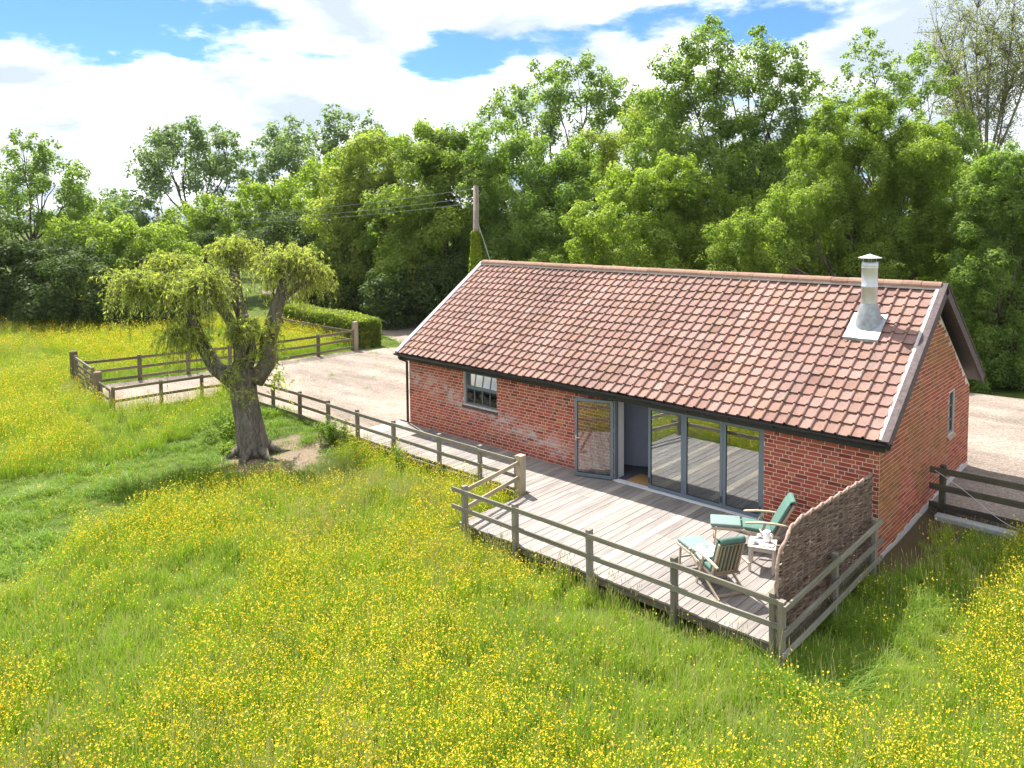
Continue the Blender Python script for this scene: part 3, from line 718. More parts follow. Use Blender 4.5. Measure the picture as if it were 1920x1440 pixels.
    q.add(vs, [(2*i, 2*i+2, 2*i+3, 2*i+1) for i in range(n)]); q.box(4.6, 4.75, .42, W_-.4, .012, 2.6); q.build('inner_wall', M['bluewall'], barn, False)
    q = MB(); q.box(.31, L_-.31, W_-.33, W_-.301, .012, 2.3); q.box(.301, .32, .301, W_-.34, .012, 2.2); q.box(L_-.32, L_-.301, .301, 5.0, .012, 2.2); q.box(.33, L_-.33, .31, W_-.35, 2.30, 2.33)
    q.box(.33, WX0, .301, .32, .012, 2.2); q.box(WX1, DL-.2, .301, .32, .012, 2.2); q.build('plaster_lining', M['plaster'], barn)
barn_joinery()
def room_lamp():
    t = NT('lamp_glow'); e = t.n('ShaderNodeEmission'); e.inputs[0].default_value = (1, .93, .82, 1); e.inputs[1].default_value = 9; t.l(e.outputs[0], t.out.inputs[0])
    q = MB(); q.lathe([(.001, .05), (.05, .04), (.07, 0), (.05, -.04), (.001, -.05)], (2.0, 2.2, 2.02), 14); o = q.build('room_lamp', t.m, barn, True)
    q = MB(); q.tube([(2.0, 2.2, 2.06), (2.0, 2.2, 2.30)], [.006, .006], 5); q.build('lamp_cord', M['black'], o)
    ld = bpy.data.lights.new('room_lamp_light', 'POINT'); ld.energy = 45; ld.color = (1, .93, .82); ld.shadow_soft_size = .12
    lo = bpy.data.objects.new('room_lamp_light', ld); COL.objects.link(lo); lo.location = (2.0, 2.2, 1.85)
room_lamp()
mat_o = rbox('door_mat', 1.25, .62, .02, .006, M['coir'], None, (9.0, .46, .022)); tag(mat_o, 'brown coir door mat just inside the open doorway', 'doormat')

# ------------------------------------------------------------------ deck
def deck():
    root = empty('timber_deck', (10.7, -2.2, -.3), 'silvered timber deck and boardwalk along the front of the barn', 'deck')
    x = -.58; pale = [(8.42, 8.62), (9.15, 9.30), (10.42, 10.56), (-.6, -.2), (4.2, 4.4)]
    while x < 14.38:
        w = random.choice([.145, .15, .19, .20, .21]); w = min(w, 14.40-x)
        if w < .05: break
        xc = x+w/2; y0 = -2.08 if xc < 7.12 else -4.46
        yb = -.03 - (.03 if DL-.1 < xc < DR+.1 else 0)
        pl = any(a <= xc <= b for a, b in pale) or random.random() < .035
        zt = random.uniform(-.003, .003); yj = random.uniform(-.02, .02)
        cuts = [y0+yj, yb]
        if y0 < -3 and random.random() < .25: cuts.insert(1, random.choice([-2.1, -2.9, -1.4]))
        for a, b in zip(cuts[:-1], cuts[1:]):
            beam('plank', (xc, a+.003, -.018+zt), (xc, b-.003, -.018+zt), w-random.uniform(.006, .011), .036, M['deckpale'] if pl else M['deck'], root)
        x += w
    for y in (-4.40, -3.3, -2.2, -1.1, -.25): beam('joist', (7.15 if y < -2.3 else -.5, y, -.115), (14.36, y, -.115), .06, .15, M['joist'], root)
    beam('joist', (-.5, -2.04, -.115), (7.1, -2.04, -.115), .05, .15, M['joist'], root)
    beam('joist', (14.36, -4.44, -.12), (14.36, -.1, -.12), .04, .16, M['joist'], root)
    for x in np.arange(7.4, 14.4, 1.4): beam('stub_post', (x, -4.36, -.6), (x, -4.36, -.19), .1, .1, M['joist'], root)
deck()

# ------------------------------------------------------------------ fences
def fence(name, label, posts, mat, rails, top, pw=.11, pd=.09, rail_h=.095, rail_t=.038, off=(0, 0), group=None, zb=None, over=(0, 0), post_over=.03, pmat=None):
    pts = [Vector((p[0], p[1], 0)) for p in posts]
    mid = pts[len(pts)//2]; root = empty(name, (mid.x, mid.y, float(zg(mid.x, mid.y))), label, 'fence', group)
    for p in pts:
        z0 = (float(zg(p.x, p.y)) - .3) if zb is None else zb
        beam('post', (p.x, p.y, z0), (p.x+random.uniform(-.02, .02), p.y+random.uniform(-.015, .015), top+post_over+random.uniform(-.01, .01)), pd, pw, pmat or mat, root)
    o = Vector((off[0], off[1], 0))
    for a, b, i in zip(pts[:-1], pts[1:], range(len(pts))):
        d = (b-a).normalized(); e0 = over[0] if i == 0 else 0; e1 = over[1] if i == len(pts)-2 else 0
        for h in rails:
            z = h-rail_h/2; j0, j1 = random.uniform(-.012, .012), random.uniform(-.012, .012)
            beam('rail', a+o-d*e0+Vector((0, 0, z+j0)), b+o+d*e1+Vector((0, 0, z+j1)), rail_t, rail_h, mat, root, .006)
    return root
random.seed(11)
fence('deck_railing', 'weathered two-rail timber railing along the meadow edge of the deck', [(7.27, -4.46), (8.78, -4.46), (10.70, -4.46), (12.52, -4.46), (14.30, -4.46)],
      M['rail'], [.80, .40], .80, off=(0, -.075), over=(.32, .26), zb=-.55, pw=.14, post_over=.055)
r = fence('deck_railing', 'short pale return railing stepping back from the deck corner to the boardwalk post', [(7.27, -4.40), (6.86, -2.22)], M['railpale'], [.80, .42], .78, off=(-.0, 0), zb=-.5, pd=.02, pw=.02, post_over=-.1)
fence('deck_railing', 'mossy two-rail railing behind the woven hurdle at the deck end', [(14.50, -4.62), (14.50, -2.40), (14.50, -.42)], M['rail'], [.80, .42, .08], .80, off=(.07, 0), over=(.10, .25), zb=-.55, post_over=.04)
fence('walkway_railing', 'two-rail silvered railing beside the narrow boardwalk', [(6.72, -2.16), (5.40, -2.16), (3.85, -2.16), (1.82, -2.13), (.05, -2.10), (-1.62, -2.05)], M['rail'], [.80, .42], .80, off=(0, -.07), over=(.0, .0), zb=-.6, post_over=.055)
gp = beam('corner_post', (6.88, -2.20, -.5), (6.88, -2.20, .92), .19, .19, M['railpale']); tag(gp, 'stout pale square post where the boardwalk meets the deck', 'post')
fence('yard_fence', 'three-rail timber fence from the boardwalk past the willow trunk', [(-1.62, -2.05), (-3.42, -1.98), (-5.15, -1.98), (-6.85, -1.99), (-8.5, -2.02)], M['yardrail'], [.84, .47, .12], .84, off=(0, -.06))
fence('yard_fence', 'low two-rail fence stretch beyond the willow ending at the field gate post', [(-8.6, -2.1), (-8.80, -2.85), (-8.95, -4.30), (-9.08, -5.92)], M['yardrail'], [.82, .40], .82, off=(.06, 0))
fence('yard_fence', 'short end piece of fence joining the round gate post', [(-9.12, -6.0), (-10.75, -5.8)], M['yardrail'], [.80, .45], .7, pw=.05, pd=.05)
fence('paddock_fence', 'long three-rail fence along the far side of the gravel yard', [(-12.72, 6.75), (-12.62, 4.70), (-12.74, 2.50), (-12.98, .40), (-13.4, -1.30), (-13.75, -3.20), (-14.08, -5.15)], M['yardrail'], [1.02, .62, .22, -.02], 1.02, pw=.14, pd=.12, off=(.07, 0), rail_h=.11)
fence('hedge_fence', 'old two-rail fence running in front of the clipped hedge', [(-13.0, 6.95), (-15.2, 6.9), (-17.6, 7.0), (-20.0, 7.1)], M['yardrail'], [.95, .50], .95)
p_ = beam('strainer_post', (-12.75, 6.95, -.3), (-12.75, 6.95, 1.42), .22, .26, M['railpale']); tag(p_, 'tall square gate post at the end of the clipped hedge', 'post')
fence('yard_fence', 'dark creosoted three-rail fence joining the gable wall', [(14.78, 3.32), (16.7, 3.30), (18.6, 3.3), (20.5, 3.3)], M['darkrail'], [.98, .60, .18, -.06], .98, pw=.14, pd=.12, off=(0, -.08), over=(.24, 0), rail_h=.14, post_over=.06)
sl = rbox('stone_slab', 1.55, .26, .14, .02, M['greyslab'], None, (15.52, 2.98, -.07), (0, 0, -.03)); tag(sl, 'pale grey slab edging lying beneath the dark fence', 'slab')
cb = MB(); pts = []
for i in range(24):
    t = i/23; pts.append((14.66+t*2.3, 3.17-.01*math.sin(t*9), .93-1.9*t+1.05*t*t+.10*math.sin(t*7)))
cb.tube(pts, [.008]*24, 5); tag(cb.build('cable', M['cable'], None, True), 'thin pale cable looping down the dark fence', 'cable')

def gate():
    a, b = Vector((-11.55, -5.72, 0)), Vector((-14.75, -5.30, 0)); d = (b-a).normalized()
    root = empty('field_gate', (a+b)/2, 'five-bar wooden field gate with a white-topped rail', 'gate')
    for z, h in ((1.10, .10), (.86, .08), (.64, .08), (.44, .08), (.24, .08)): beam('bar', a+Vector((0, 0, z)), b+Vector((0, 0, z)), .05, h, M['rail'] if z > 1 else M['yardrail'], root)
    for p in (a, b): beam('stile', p+Vector((0, 0, .12)), p+Vector((0, 0, 1.2)), .08, .09, M['yardrail'], root)
    n = Vector((d.y, -d.x, 0))*.05
    beam('brace', a+n+Vector((0, 0, 1.08)), (a+b)/2+n+Vector((0, 0, .2)), .03, .08, M['yardrail'], root); beam('brace', b+n+Vector((0, 0, 1.08)), (a+b)/2+n+Vector((0, 0, .2)), .03, .08, M['yardrail'], root)
    for p, lb, h in ((a+Vector((.55, -.02, 0)), 'round weathered gate post at the latch side of the field gate', 1.12), (b-Vector((.3, -.02, 0)), 'dark gate post at the hinge side of the field gate', 1.35)):
        q = MB(); q.tube([(p.x, p.y, -.4), (p.x, p.y, h-.03), (p.x, p.y, h)], [.15, .145, .11], 12); tag(q.build('gate_post', M['yardrail'], None), lb, 'post', 'field gate posts')
gate()

# ------------------------------------------------------------------ wattle hurdle
def hurdle():
    root = empty('wattle_hurdle', (14.32, -2.3, 0), 'tall woven hazel hurdle screening the end of the deck', 'screen')
    X = 14.33; ya, yb = -4.46, -.04
    def top(y):
        base = 1.80 - .21*(y+4.0)/4.0
        if y < -3.55: k = (y+4.46)/.91; base = 1.08 + .70*math.sqrt(max(0, 1-(1-k)**2))
        return base
    nst = 17; stakes = np.linspace(ya+.05, yb-.05, nst)
    for y in stakes:
        q = MB(); q.tube([(X, y, -.35), (X, y, top(y)-.03)], [.016, .014], 6); q.build('stake', M['wattle'], root)
    wv = MB(); random.seed(5); z = -.06; row = 0
    while z < 1.80:
        for rep in range(3):
            pts = []
            zz = z+random.uniform(-.008, .008)+rep*.010
            for i in range(2*nst+1):
                y = ya + (yb-ya)*i/(2*nst); 
                if zz+.02 > top(y): 
                    if len(pts) > 3: wv.tube(pts, [random.uniform(.009, .014)]*len(pts), 5)
                    pts = []; continue
                o = .026*math.cos(math.pi*(i-1)/2 + (row % 2)*math.pi); zz += random.uniform(-.006, .006)
                zc = min(max(zz, z-.022), z+.03)
                pts.append((X+o+random.uniform(-.007, .007), y, zc))
                if len(pts) > 4 and random.random() < .06: wv.tube(pts, [random.uniform(.009, .0145)]*len(pts), 5); pts = [pts[-1]]
            if len(pts) > 2: wv.tube(pts, [random.uniform(.009, .014)]*len(pts), 5)
        z += .027; row += 1
    for i in range(160):
        y = random.uniform(ya+.05, yb-.1); z0 = random.uniform(0, top(y)-.1); s = random.choice((-1, 1))
        wv.tube([(X+.025*s, y, z0), (X+.06*s, y+random.uniform(-.06, .06), z0+random.uniform(-.02, .05))], [.008, .005], 4)
    tag(wv.build('weave', M['wattle'], root), kind='stuff')
    for s in (-1, 1):
        rim = MB(); pts = [(X+s*.018*math.cos(k*1.1), ya+.012*math.sin(k*1.1), z_) for k, z_ in enumerate(np.linspace(-.05, 1.07, 20))]
        pts += [(X+s*.018*math.cos(k*1.1+s), y, top(y)+s*.016*math.sin(k*1.1)) for k, y in enumerate(np.linspace(ya+.01, yb, 60))]
        rim.tube(pts, [.024]*len(pts), 6); rim.build('rim', M['wattlerim'], root, True)
hurdle()

# ------------------------------------------------------------------ steamer chairs, table, tea things
def chair(loc, ang, label, rnd, rec=.36):
    random.seed(rnd)
    root = empty('steamer_chair', loc, label, 'chair', 'steamer chairs on the deck', rot=(0, 0, ang))
    T = M['teak']; w = .29
    for s in (-1, 1):
        y = s*w
        beam('leg', (-.50, y*.98, 0), (.40, y*.98, .43), .028, .05, T, root)
        beam('leg', (.22, y*1.06, 0), (-.02, y*1.06, .60), .028, .05, T, root)
        beam('seat_rail', (.40, y*.90, .40), (-.30, y*.90, .33), .03, .05, T, root)
        beam('back_stile', (-.20, y*.86, .30), (-.20-rec, y*.86, .98), .03, .05, T, root)
        beam('leg_rest_rail', (.40, y*.86, .41), (1.02, y*.86, .40), .03, .045, T, root)
        beam('leg_rest_leg', (.92, y*.80, .40), (.96, y*.80, 0), .028, .04, T, root)
        # shaped armrest
        m = MB(); pr = [(.36, .595), (.30, .605), (.10, .625), (-.15, .625), (-.40, .60), (-.50, .585)]; wd = [.045, .06, .065, .055, .05, .045]
        vs = []; yy = y*1.10
        for (x, z), d in zip(pr, wd): vs += [(x, yy-d/2*1.0, z-.014), (x, yy+d/2, z-.014), (x, yy+d/2, z+.014), (x, yy-d/2, z+.014)]
        fs = [(0, 1, 2, 3), (20, 23, 22, 21)]
        for i in range(5): fs += [(4*i+k, 4*i+4+k, 4*i+4+(k+1) % 4, 4*i+(k+1) % 4) for k in range(4)]
        m.add(vs, fs); m.build('armrest', T, root)
    for t_ in (.06, .97): beam('back_rail', (-.20-rec*t_, -w*.86, .30+.68*t_), (-.20-rec*t_, w*.86, .30+.68*t_), .03, .06, T, root)
    for k in range(6):
        y = -w*.66+k*w*1.32/5; beam('back_slat', (-.205-rec*.05, y, .345), (-.20-rec*.96, y, .955), .014, .040, T, root)
    for k in range(6): x = .34-k*.12; beam('seat_slat', (x, -w*.86, .405-.1*(.40-x)), (x, w*.86, .405-.1*(.40-x)), .06, .014, T, root)
    for k in range(6): x = .48+k*.10; beam('leg_rest_slat', (x, -w*.8, .43), (x, w*.8, .43), .05, .014, T, root)
    beam('stretcher', (-.44, -w*.96, .05), (-.44, w*.96, .05), .025, .04, T, root); beam('stretcher', (.94, -w*.8, .16), (.94, w*.8, .16), .02, .035, T, root)
    C = M['cushion']; C2 = M['cushion2']
    rbox('leg_rest_cushion', .60, .50, .06, .022, C2, root, (.73, 0, .475), (0, .015, 0), .012)
    rbox('seat_cushion', .56, .52, .065, .024, C, root, (.12, 0, .435), (0, -.10, 0), .012)
    ba = math.atan2(.68, -rec)
    rbox('back_cushion', .66, .52, .06, .022, C, root, (-.20-rec*.5+.05, 0, .705), (0, -ba, 0), .012)
    pm = MB(); n, m_ = 10, 8; V = []
    prof = [(-.44, .93), (-.47, 1.0), (-.50, 1.055), (-.545, 1.080), (-.575, 1.085), (-.60, 1.07), (-.615, 1.04), (-.622, 1.01)]
    prof = [(x+.36-rec, z) for x, z in prof]
    for i, (x, z) in enumerate(prof):
        for k in range(n+1):
            y = -.25+.5*k/n; V.append((x+random.uniform(-.006, .006), y, z+random.uniform(-.006, .006)))
    for (x, z) in prof:
        for k in range(n+1): y = -.25+.5*k/n; V.append((x*.965-.012, y*.98, z-.035))
    q = len(prof)*(n+1); F = []
    for i in range(len(prof)-1):
        for k in range(n): a = i*(n+1)+k; F.append((a, a+n+1, a+n+2, a+1)); F.append((q+a, q+a+1, q+a+n+2, q+a+n+1))
    for k in range(n): F.append((k, k+1, q+k+1, q+k)); a = (len(prof)-1)*(n+1)+k; F.append((a+1, a, q+a, q+a+1))
    for i in range(len(prof)-1):
        a = i*(n+1); F.append((a, q+a, q+a+n+1, a+n+1)); a += n; F.append((a, a+n+1, q+a+n+1, q+a))
    pm.add(V, F); pm.build('headrest', C, root, True)
    return root
chair((12.72, -3.30, 0), math.atan2(.50, -.87), 'green-cushioned steamer chair with its slatted back to the railing and a white towel', 1, .24)
chair((12.62, -1.22, 0), math.atan2(-.50, -.90), 'green-cushioned steamer chair beside the brick wall and folding doors', 2)
def towel():
    n = 14; m = 10; V = []; random.seed(4); ca, sa = math.cos(math.atan2(.50, -.87)), math.sin(math.atan2(.50, -.87))
    for i in range(n):
        for k in range(m):
            u, v = i/(n-1), k/(m-1); x = .10+u*.50+.04*math.sin(v*5); y = -.30+v*.56+.03*math.sin(u*7)
            z = .515+.012*math.sin(u*13+v*4)+.012*math.sin(v*17+u*5)+(.05 if v < .12 else 0)*0
            if abs(y) > .27: z -= (abs(y)-.27)*1.8
            V.append((12.72+x*ca-y*sa, -3.30+x*sa+y*ca, z))
    F = [(i*m+k, (i+1)*m+k, (i+1)*m+k+1, i*m+k+1) for i in range(n-1) for k in range(m-1)]
    me = mesh('towel', [Vector(v)-Vector((12.5, -3.2, .5)) for v in V], F, M['linen'], True); o = link('towel', me, None, (12.5, -3.2, .5))
    o.modifiers.new('thick', 'SOLIDIFY').thickness = .012
    tag(o, 'rumpled white towel thrown over a steamer chair seat', 'towel')
towel()
def table():
    root = empty('side_table', (13.02, -2.10, 0), 'small square pale wooden side table laid for tea', 'table', rot=(0, 0, math.radians(20)))
    T = M['paletable']; h = .48; s = .25
    for k in range(5): y = -s+.05+k*.10; beam('top_slat', (-s, y, h), (s, y, h), .094, .022, T, root)
    for a in (-1, 1):
        for b in (-1, 1): beam('leg', (a*(s-.04), b*(s-.04), 0), (a*(s-.04), b*(s-.04), h-.012), .05, .05, T, root)
        beam('apron', (a*(s-.035), -s+.07, h-.05), (a*(s-.035), s-.07, h-.05), .02, .06, T, root); beam('apron', (-s+.07, a*(s-.035), h-.05), (s-.07, a*(s-.035), h-.05), .02, .06, T, root)
table()
def china():
    z = .492
    j = MB(); j.lathe([(.001, 0), (.055, 0), (.075, .04), (.078, .09), (.058, .15), (.045, .18), (.055, .215), (.050, .215), (.040, .18), (.001, .17)], (13.07, -2.0, z), 18)
    j.tube([(13.07+.07, -2.03, z+.17), (13.07+.115, -2.05, z+.15), (13.07+.115, -2.05, z+.09), (13.07+.075, -2.03, z+.06)], [.010]*4, 6)
    tag(j.build('jug', M['china'], None, True), 'white china jug on the side table', 'jug')
    for (x, y, lb) in ((12.92, -2.22, 'white cup on a grey saucer at the front of the side table'), (12.87, -1.93, 'white cup on a grey saucer near the white teapot')):
        root = empty('cup_and_saucer', (x, y, z), lb, 'cup'); s = MB(); s.lathe([(.001, 0), (.045, .002), (.075, .014), (.072, .016), (.001, .006)], (x, y, z), 18); s.build('saucer', M['saucer'], root, True)
        c = MB(); c.lathe([(.001, .008), (.022, .01), (.036, .04), (.040, .068), (.036, .068), (.030, .03), (.001, .02)], (x, y, z), 16); c.tube([(x+.036, y, z+.055), (x+.06, y, z+.05), (x+.055, y, z+.028), (x+.032, y, z+.025)], [.005]*4, 5); c.build('cup', M['china'], root, True)
    t = MB(); x, y = 12.96, -1.90+.02
    t.lathe([(.001, 0), (.05, 0), (.082, .035), (.085, .07), (.06, .115), (.02, .128), (.012, .135), (.018, .148), (.001, .158)], (x+.0, y+.08, z), 18)
    t.tube([(x-.07, y+.08, z+.05), (x-.12, y+.08, z+.085), (x-.14, y+.08, z+.12)], [.02, .014, .010], 7); t.tube([(x+.075, y+.08, z+.095), (x+.125, y+.08, z+.09), (x+.12, y+.08, z+.045), (x+.08, y+.08, z+.035)], [.008]*4, 6)
    tag(t.build('teapot', M['china'], None, True), 'round white teapot at the far side of the side table', 'teapot')
    n = MB(); random.seed(9); V = []
    for i in range(7):
        for k in range(7): V.append((13.10+.16*i/6, -2.26+.14*k/6+.01*i, z+.012+.012*math.sin(i*1.7)*math.cos(k*1.3)+random.uniform(0, .006)))
    n.add(V, [(i*7+k, (i+1)*7+k, (i+1)*7+k+1, i*7+k+1) for i in range(6) for k in range(6)]); o = n.build('napkin', M['linen'], None, True); o.modifiers.new('thick', 'SOLIDIFY').thickness = .01
    tag(o, 'crumpled white napkin beside the jug', 'napkin')
china()

# ------------------------------------------------------------------ leaves
def leaf_mesh(name, P, Nn, Ln, size, aspect, tint, mat, rngl):
    """One quad per leaf: P centres, Nn normals, Ln rough long axis."""
    n = len(P); Nn = Nn/np.linalg.norm(Nn, axis=1)[:, None]
    A = Ln - Nn*np.sum(Ln*Nn, 1)[:, None]; A /= np.maximum(np.linalg.norm(A, axis=1), 1e-6)[:, None]; B = np.cross(Nn, A)
    a = (A.T*size/2).T; b = (B.T*size*aspect/2).T
    V = np.empty((n, 4, 3), np.float32); k = .15
    V[:, 0] = P - a; V[:, 1] = P - a*k + b; V[:, 2] = P + a; V[:, 3] = P - a*k - b
    V[:, [1, 3]] += (Nn*(size*.12)[:, None])[:, None, :]
    me = bpy.data.meshes.new(name); me.vertices.add(4*n); me.vertices.foreach_set('co', V.reshape(-1))
    me.loops.add(4*n); me.loops.foreach_set('vertex_index', np.arange(4*n, dtype=np.int32))
    me.polygons.add(n); me.polygons.foreach_set('loop_start', np.arange(0, 4*n, 4, dtype=np.int32))
    me.update(calc_edges=True)
    at = me.attributes.new('tint', 'FLOAT', 'FACE'); at.data.foreach_set('value', np.clip(tint, 0, 1).astype(np.float32))
    me.materials.append(mat); return me
def unit(n, g):
    v = g.normal(size=(n, 3)); return v/np.linalg.norm(v, axis=1)[:, None]
def foliage(lobes, leaf, dens, g, clumps=26, crough=(.26, .44), flat=1.0, droop=0.0):
    """lobes: (centre, radius). Leaves sit on many small clumps spread over each lobe."""
    P, N, T, Z = [], [], [], []
    for c, R in lobes:
        nc = max(6, int(clumps)); d = unit(nc, g); rr = R*np.where(g.random(nc) < .16, g.uniform(1.0, 1.22, nc), g.uniform(.45, 1.0, nc)**.6)
        cc = c + d*rr[:, None]*np.array([1, 1, .92]); rc = R*g.uniform(*crough, nc); ct = g.uniform(0, 1, nc)
        nl = np.maximum(8, (dens*4*np.pi*rc**2/leaf**2).astype(int))
        for k in range(nc):
            m = nl[k]; u = unit(m, g); u[:, 2] *= flat; q = cc[k] + u*(rc[k]*g.uniform(.55, 1.08, m)[:, None])
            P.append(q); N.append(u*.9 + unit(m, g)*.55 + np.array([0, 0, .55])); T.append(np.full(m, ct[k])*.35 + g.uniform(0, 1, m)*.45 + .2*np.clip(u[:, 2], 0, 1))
    P, N, T = map(np.concatenate, (P, N, T)); return P, N, T
LEAF = {
 'maple': leaf_mat('maple_leaf', (0.101, 0.170, 0.031), (0.329, 0.393, 0.095)), 'bright': leaf_mat('bright_leaf', (0.133, 0.209, 0.034), (0.360, 0.422, 0.095)),
 'dark': leaf_mat('dark_leaf', (0.037, 0.070, 0.020), (0.106, 0.150, 0.043), .35), 'ash': leaf_mat('ash_leaf', (0.111, 0.179, 0.050), (0.297, 0.369, 0.118)),  # dark: ivy's own tone; hedgerow shade is also put into this colour
 'blue': leaf_mat('bluish_leaf', (0.106, 0.165, 0.095), (0.239, 0.296, 0.162)), 'sparse': leaf_mat('sparse_leaf', (0.138, 0.165, 0.056), (0.276, 0.281, 0.112)),  # far trees: distance haze painted in as a paler, bluish leaf colour
 'willow': leaf_mat('willow_leaf', (0.148, 0.204, 0.045), (0.488, 0.485, 0.190)), 'ivy': leaf_mat('ivy_leaf', (0.127, 0.204, 0.013), (0.318, 0.369, 0.039)),
 'hedge': leaf_mat('hedge_leaf', (0.090, 0.145, 0.022), (0.297, 0.320, 0.067)), 'weed': leaf_mat('weed_leaf', (0.106, 0.175, 0.028), (0.244, 0.320, 0.056)),
 'lime': leaf_mat('lime_leaf', (0.090, 0.160, 0.038), (0.281, 0.364, 0.101)), 'olive': leaf_mat('field_maple_leaf', (0.127, 0.179, 0.038), (0.360, 0.393, 0.112))}
def branchy(root_pos, tops, r0, g, mat, parent, sag=.25, fork=.45, n=7):
    m = MB(); root_pos = np.array(root_pos); cen = np.mean([t for t in tops], 0); fk = root_pos + (cen-root_pos)*fork; fk[:2] = root_pos[:2]*.6 + fk[:2]*.4
    pts = [root_pos + (fk-root_pos)*t + g.normal(size=3)*np.array([.1, .1, 0])*(0 < t < 1) for t in np.linspace(0, 1, 6)]
    m.tube(pts, list(np.linspace(r0, r0*.62, 6)), n)
    top_z = max(t[2] for t in tops)
    for t in tops:
        t = np.array(t); lowly = np.clip((t[2]-fk[2])/max(top_z-fk[2], .1), 0, 1)
        s0 = pts[-1] if lowly > .5 else pts[int(3+2*g.random())]; k = 8; ln = np.linalg.norm(t-s0)
        mid = s0 + (t-s0)*np.array([.62, .62, .38]) + g.normal(size=3)*.10*ln
        t = s0 + (t-s0)*.92; q = [s0*(1-u)**2 + 2*mid*u*(1-u) + t*u*u + g.normal(size=3)*.012*ln*(0 < u < 1) for u in np.linspace(0, 1, k)]
        m.tube(q, list(np.linspace(r0*.36, r0*.05, k)), max(5, n-2))
        for _ in range(5):
            i = g.integers(2, k-1); e = q[i] + (q[i+1]-q[i])*g.uniform(.6, 1.6) + g.normal(size=3)*min(.11*ln, .7)
            m.tube([q[i], (q[i]+e)/2+g.normal(size=3)*.05, e], [r0*.11, r0*.07, r0*.02], 4)
    return m.build('trunk', mat, parent, True)
TREES = []
def tree(name, label, lobes_px, depth, kind, leaf=None, dens=1.25, trunk_px=None, r0=.22, group=None, seed=0, clumps=40, crough=(.15, .38), fork=.45, cat='tree', base=None, zoff=0.0, leafmul=1.0):
    g = np.random.default_rng(seed+100)
    leaf = (depth*.0034 if leaf is None else leaf)*leafmul
    lob = []
    for q in lobes_px:
        px, py, r = q[:3]; dd = q[3] if len(q) > 3 else g.uniform(-.8, .8)*r*depth/FPX
        lob.append((at_depth(px, py, depth+dd), r*(depth+dd)/FPX))
    cx = np.mean([l[0] for l in lob], 0)
    if trunk_px is not None:
        b = at_depth(trunk_px, PPY, depth)
    else: b = cx
    b = np.array([b[0], b[1], float(zg(b[0], b[1]))])
    root = empty(name, b, label, cat, group)
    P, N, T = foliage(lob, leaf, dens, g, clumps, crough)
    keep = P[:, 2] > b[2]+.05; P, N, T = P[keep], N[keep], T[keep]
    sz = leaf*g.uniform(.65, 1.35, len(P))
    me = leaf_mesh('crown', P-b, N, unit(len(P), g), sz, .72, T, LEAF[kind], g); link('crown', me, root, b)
    if r0: branchy(b-np.array([0, 0, .2]), [c for c, R in lob], r0, g, M['bark'], root, fork=fork)
    TREES.append((name, len(P))); return root
tree('ash_tree', 'tall airy ash tree at the field corner above the dark hedgerow', [(60,300,42),(22,335,48),(112,330,46),(150,350,36),(60,385,62),(128,405,50),(8,415,60),(42,262,22),(88,275,20),(160,395,30),(-40,360,50)], 54, 'ash', dens=.9, trunk_px=58, r0=.26, seed=1, clumps=22, crough=(.2,.34), fork=.55)
for i, (lb, lo, d, kd) in enumerate([
    ('dark hawthorn bush in the hedgerow under the tall ash', [(20,520,75),(-40,500,70),(40,585,62),(0,455,55),(-50,590,60)], 47, 'dark'),
    ('dark hawthorn bush in the hedgerow between the ash and the lighter elder', [(112,530,66),(90,580,60),(150,580,56),(60,480,45),(110,478,40)], 47.5, 'dark'),
    ('dark blackthorn bush in the hedgerow behind the willow crown', [(205,555,58),(250,575,48),(170,500,40),(290,570,48),(335,570,48),(330,520,40)], 48, 'dark')]):
    tree('hedgerow_bush', lb, lo, d, kd, group='dark hedgerow bushes', seed=10+i, r0=.08, dens=1.05, cat='bush')
for i, (lb, lo, d, kd) in enumerate([
    ('yellow-green elder bush in front of the ash tree trunk', [(150,455,50),(120,470,40),(190,450,40),(170,510,48),(225,495,42)], 52, 'bright'),
    ('broad yellow-green elder bush below the far telegraph pole', [(260,465,50),(310,465,48),(345,480,34),(270,515,50),(330,520,45),(225,440,34)], 52.5, 'bright'),
    ('sunlit bush left of the bluish far bush, behind the elders', [(150,420,36),(190,400,30),(120,430,36),(215,430,34)], 62, 'ash'),
    ('mid-green bush line beneath the overhead wires', [(345,415,40),(390,405,40),(430,400,36),(380,440,45),(440,440,45)], 64, 'maple'),
    ('mid-green bush beneath the tall poplar', [(480,395,44),(530,385,44),(500,440,50),(560,370,44),(470,360,26)], 66, 'bright'),
    ('shadowed dark bush beside the big maples', [(540,445,46),(590,430,44),(500,465,40),(565,485,44),(450,470,40),(400,470,40)], 60, 'dark'),
    ('sunny bush between the poplar and the big maples', [(610,340,40),(640,320,36),(660,290,30),(590,380,40),(700,270,30)], 60, 'bright')]):
    tree('field_bush', lb, lo, d, kd, group='bushes along the far field edge', seed=30+i, r0=.09, dens=.95, cat='bush')
tree('far_bush', 'small bluish bush far off beside the oak', [(245,388,34),(222,372,22),(270,402,28),(240,420,34)], 88, 'blue', seed=50, dens=.8, r0=.1, cat='bush')
tree('oak_tree', 'spreading far oak with a bare forked trunk against the clouds', [(345,262,43),(302,288,45),(398,282,47),(272,320,34),(340,315,58),(432,305,34),(410,332,45),(288,345,31),(355,245,22),(320,255,22),(425,270,25)], 88, 'blue', seed=51, dens=.95, trunk_px=372, r0=.45, clumps=24, crough=(.2,.34), fork=.42)
tree('poplar_tree', 'slender far poplar rising above the field bushes', [(622,210,20),(636,240,30),(612,255,30),(640,285,36),(618,310,36),(650,325,36),(628,350,40)], 84, 'blue', seed=52, dens=.9, trunk_px=630, r0=.3, clumps=22, crough=(.2,.34), fork=.4)
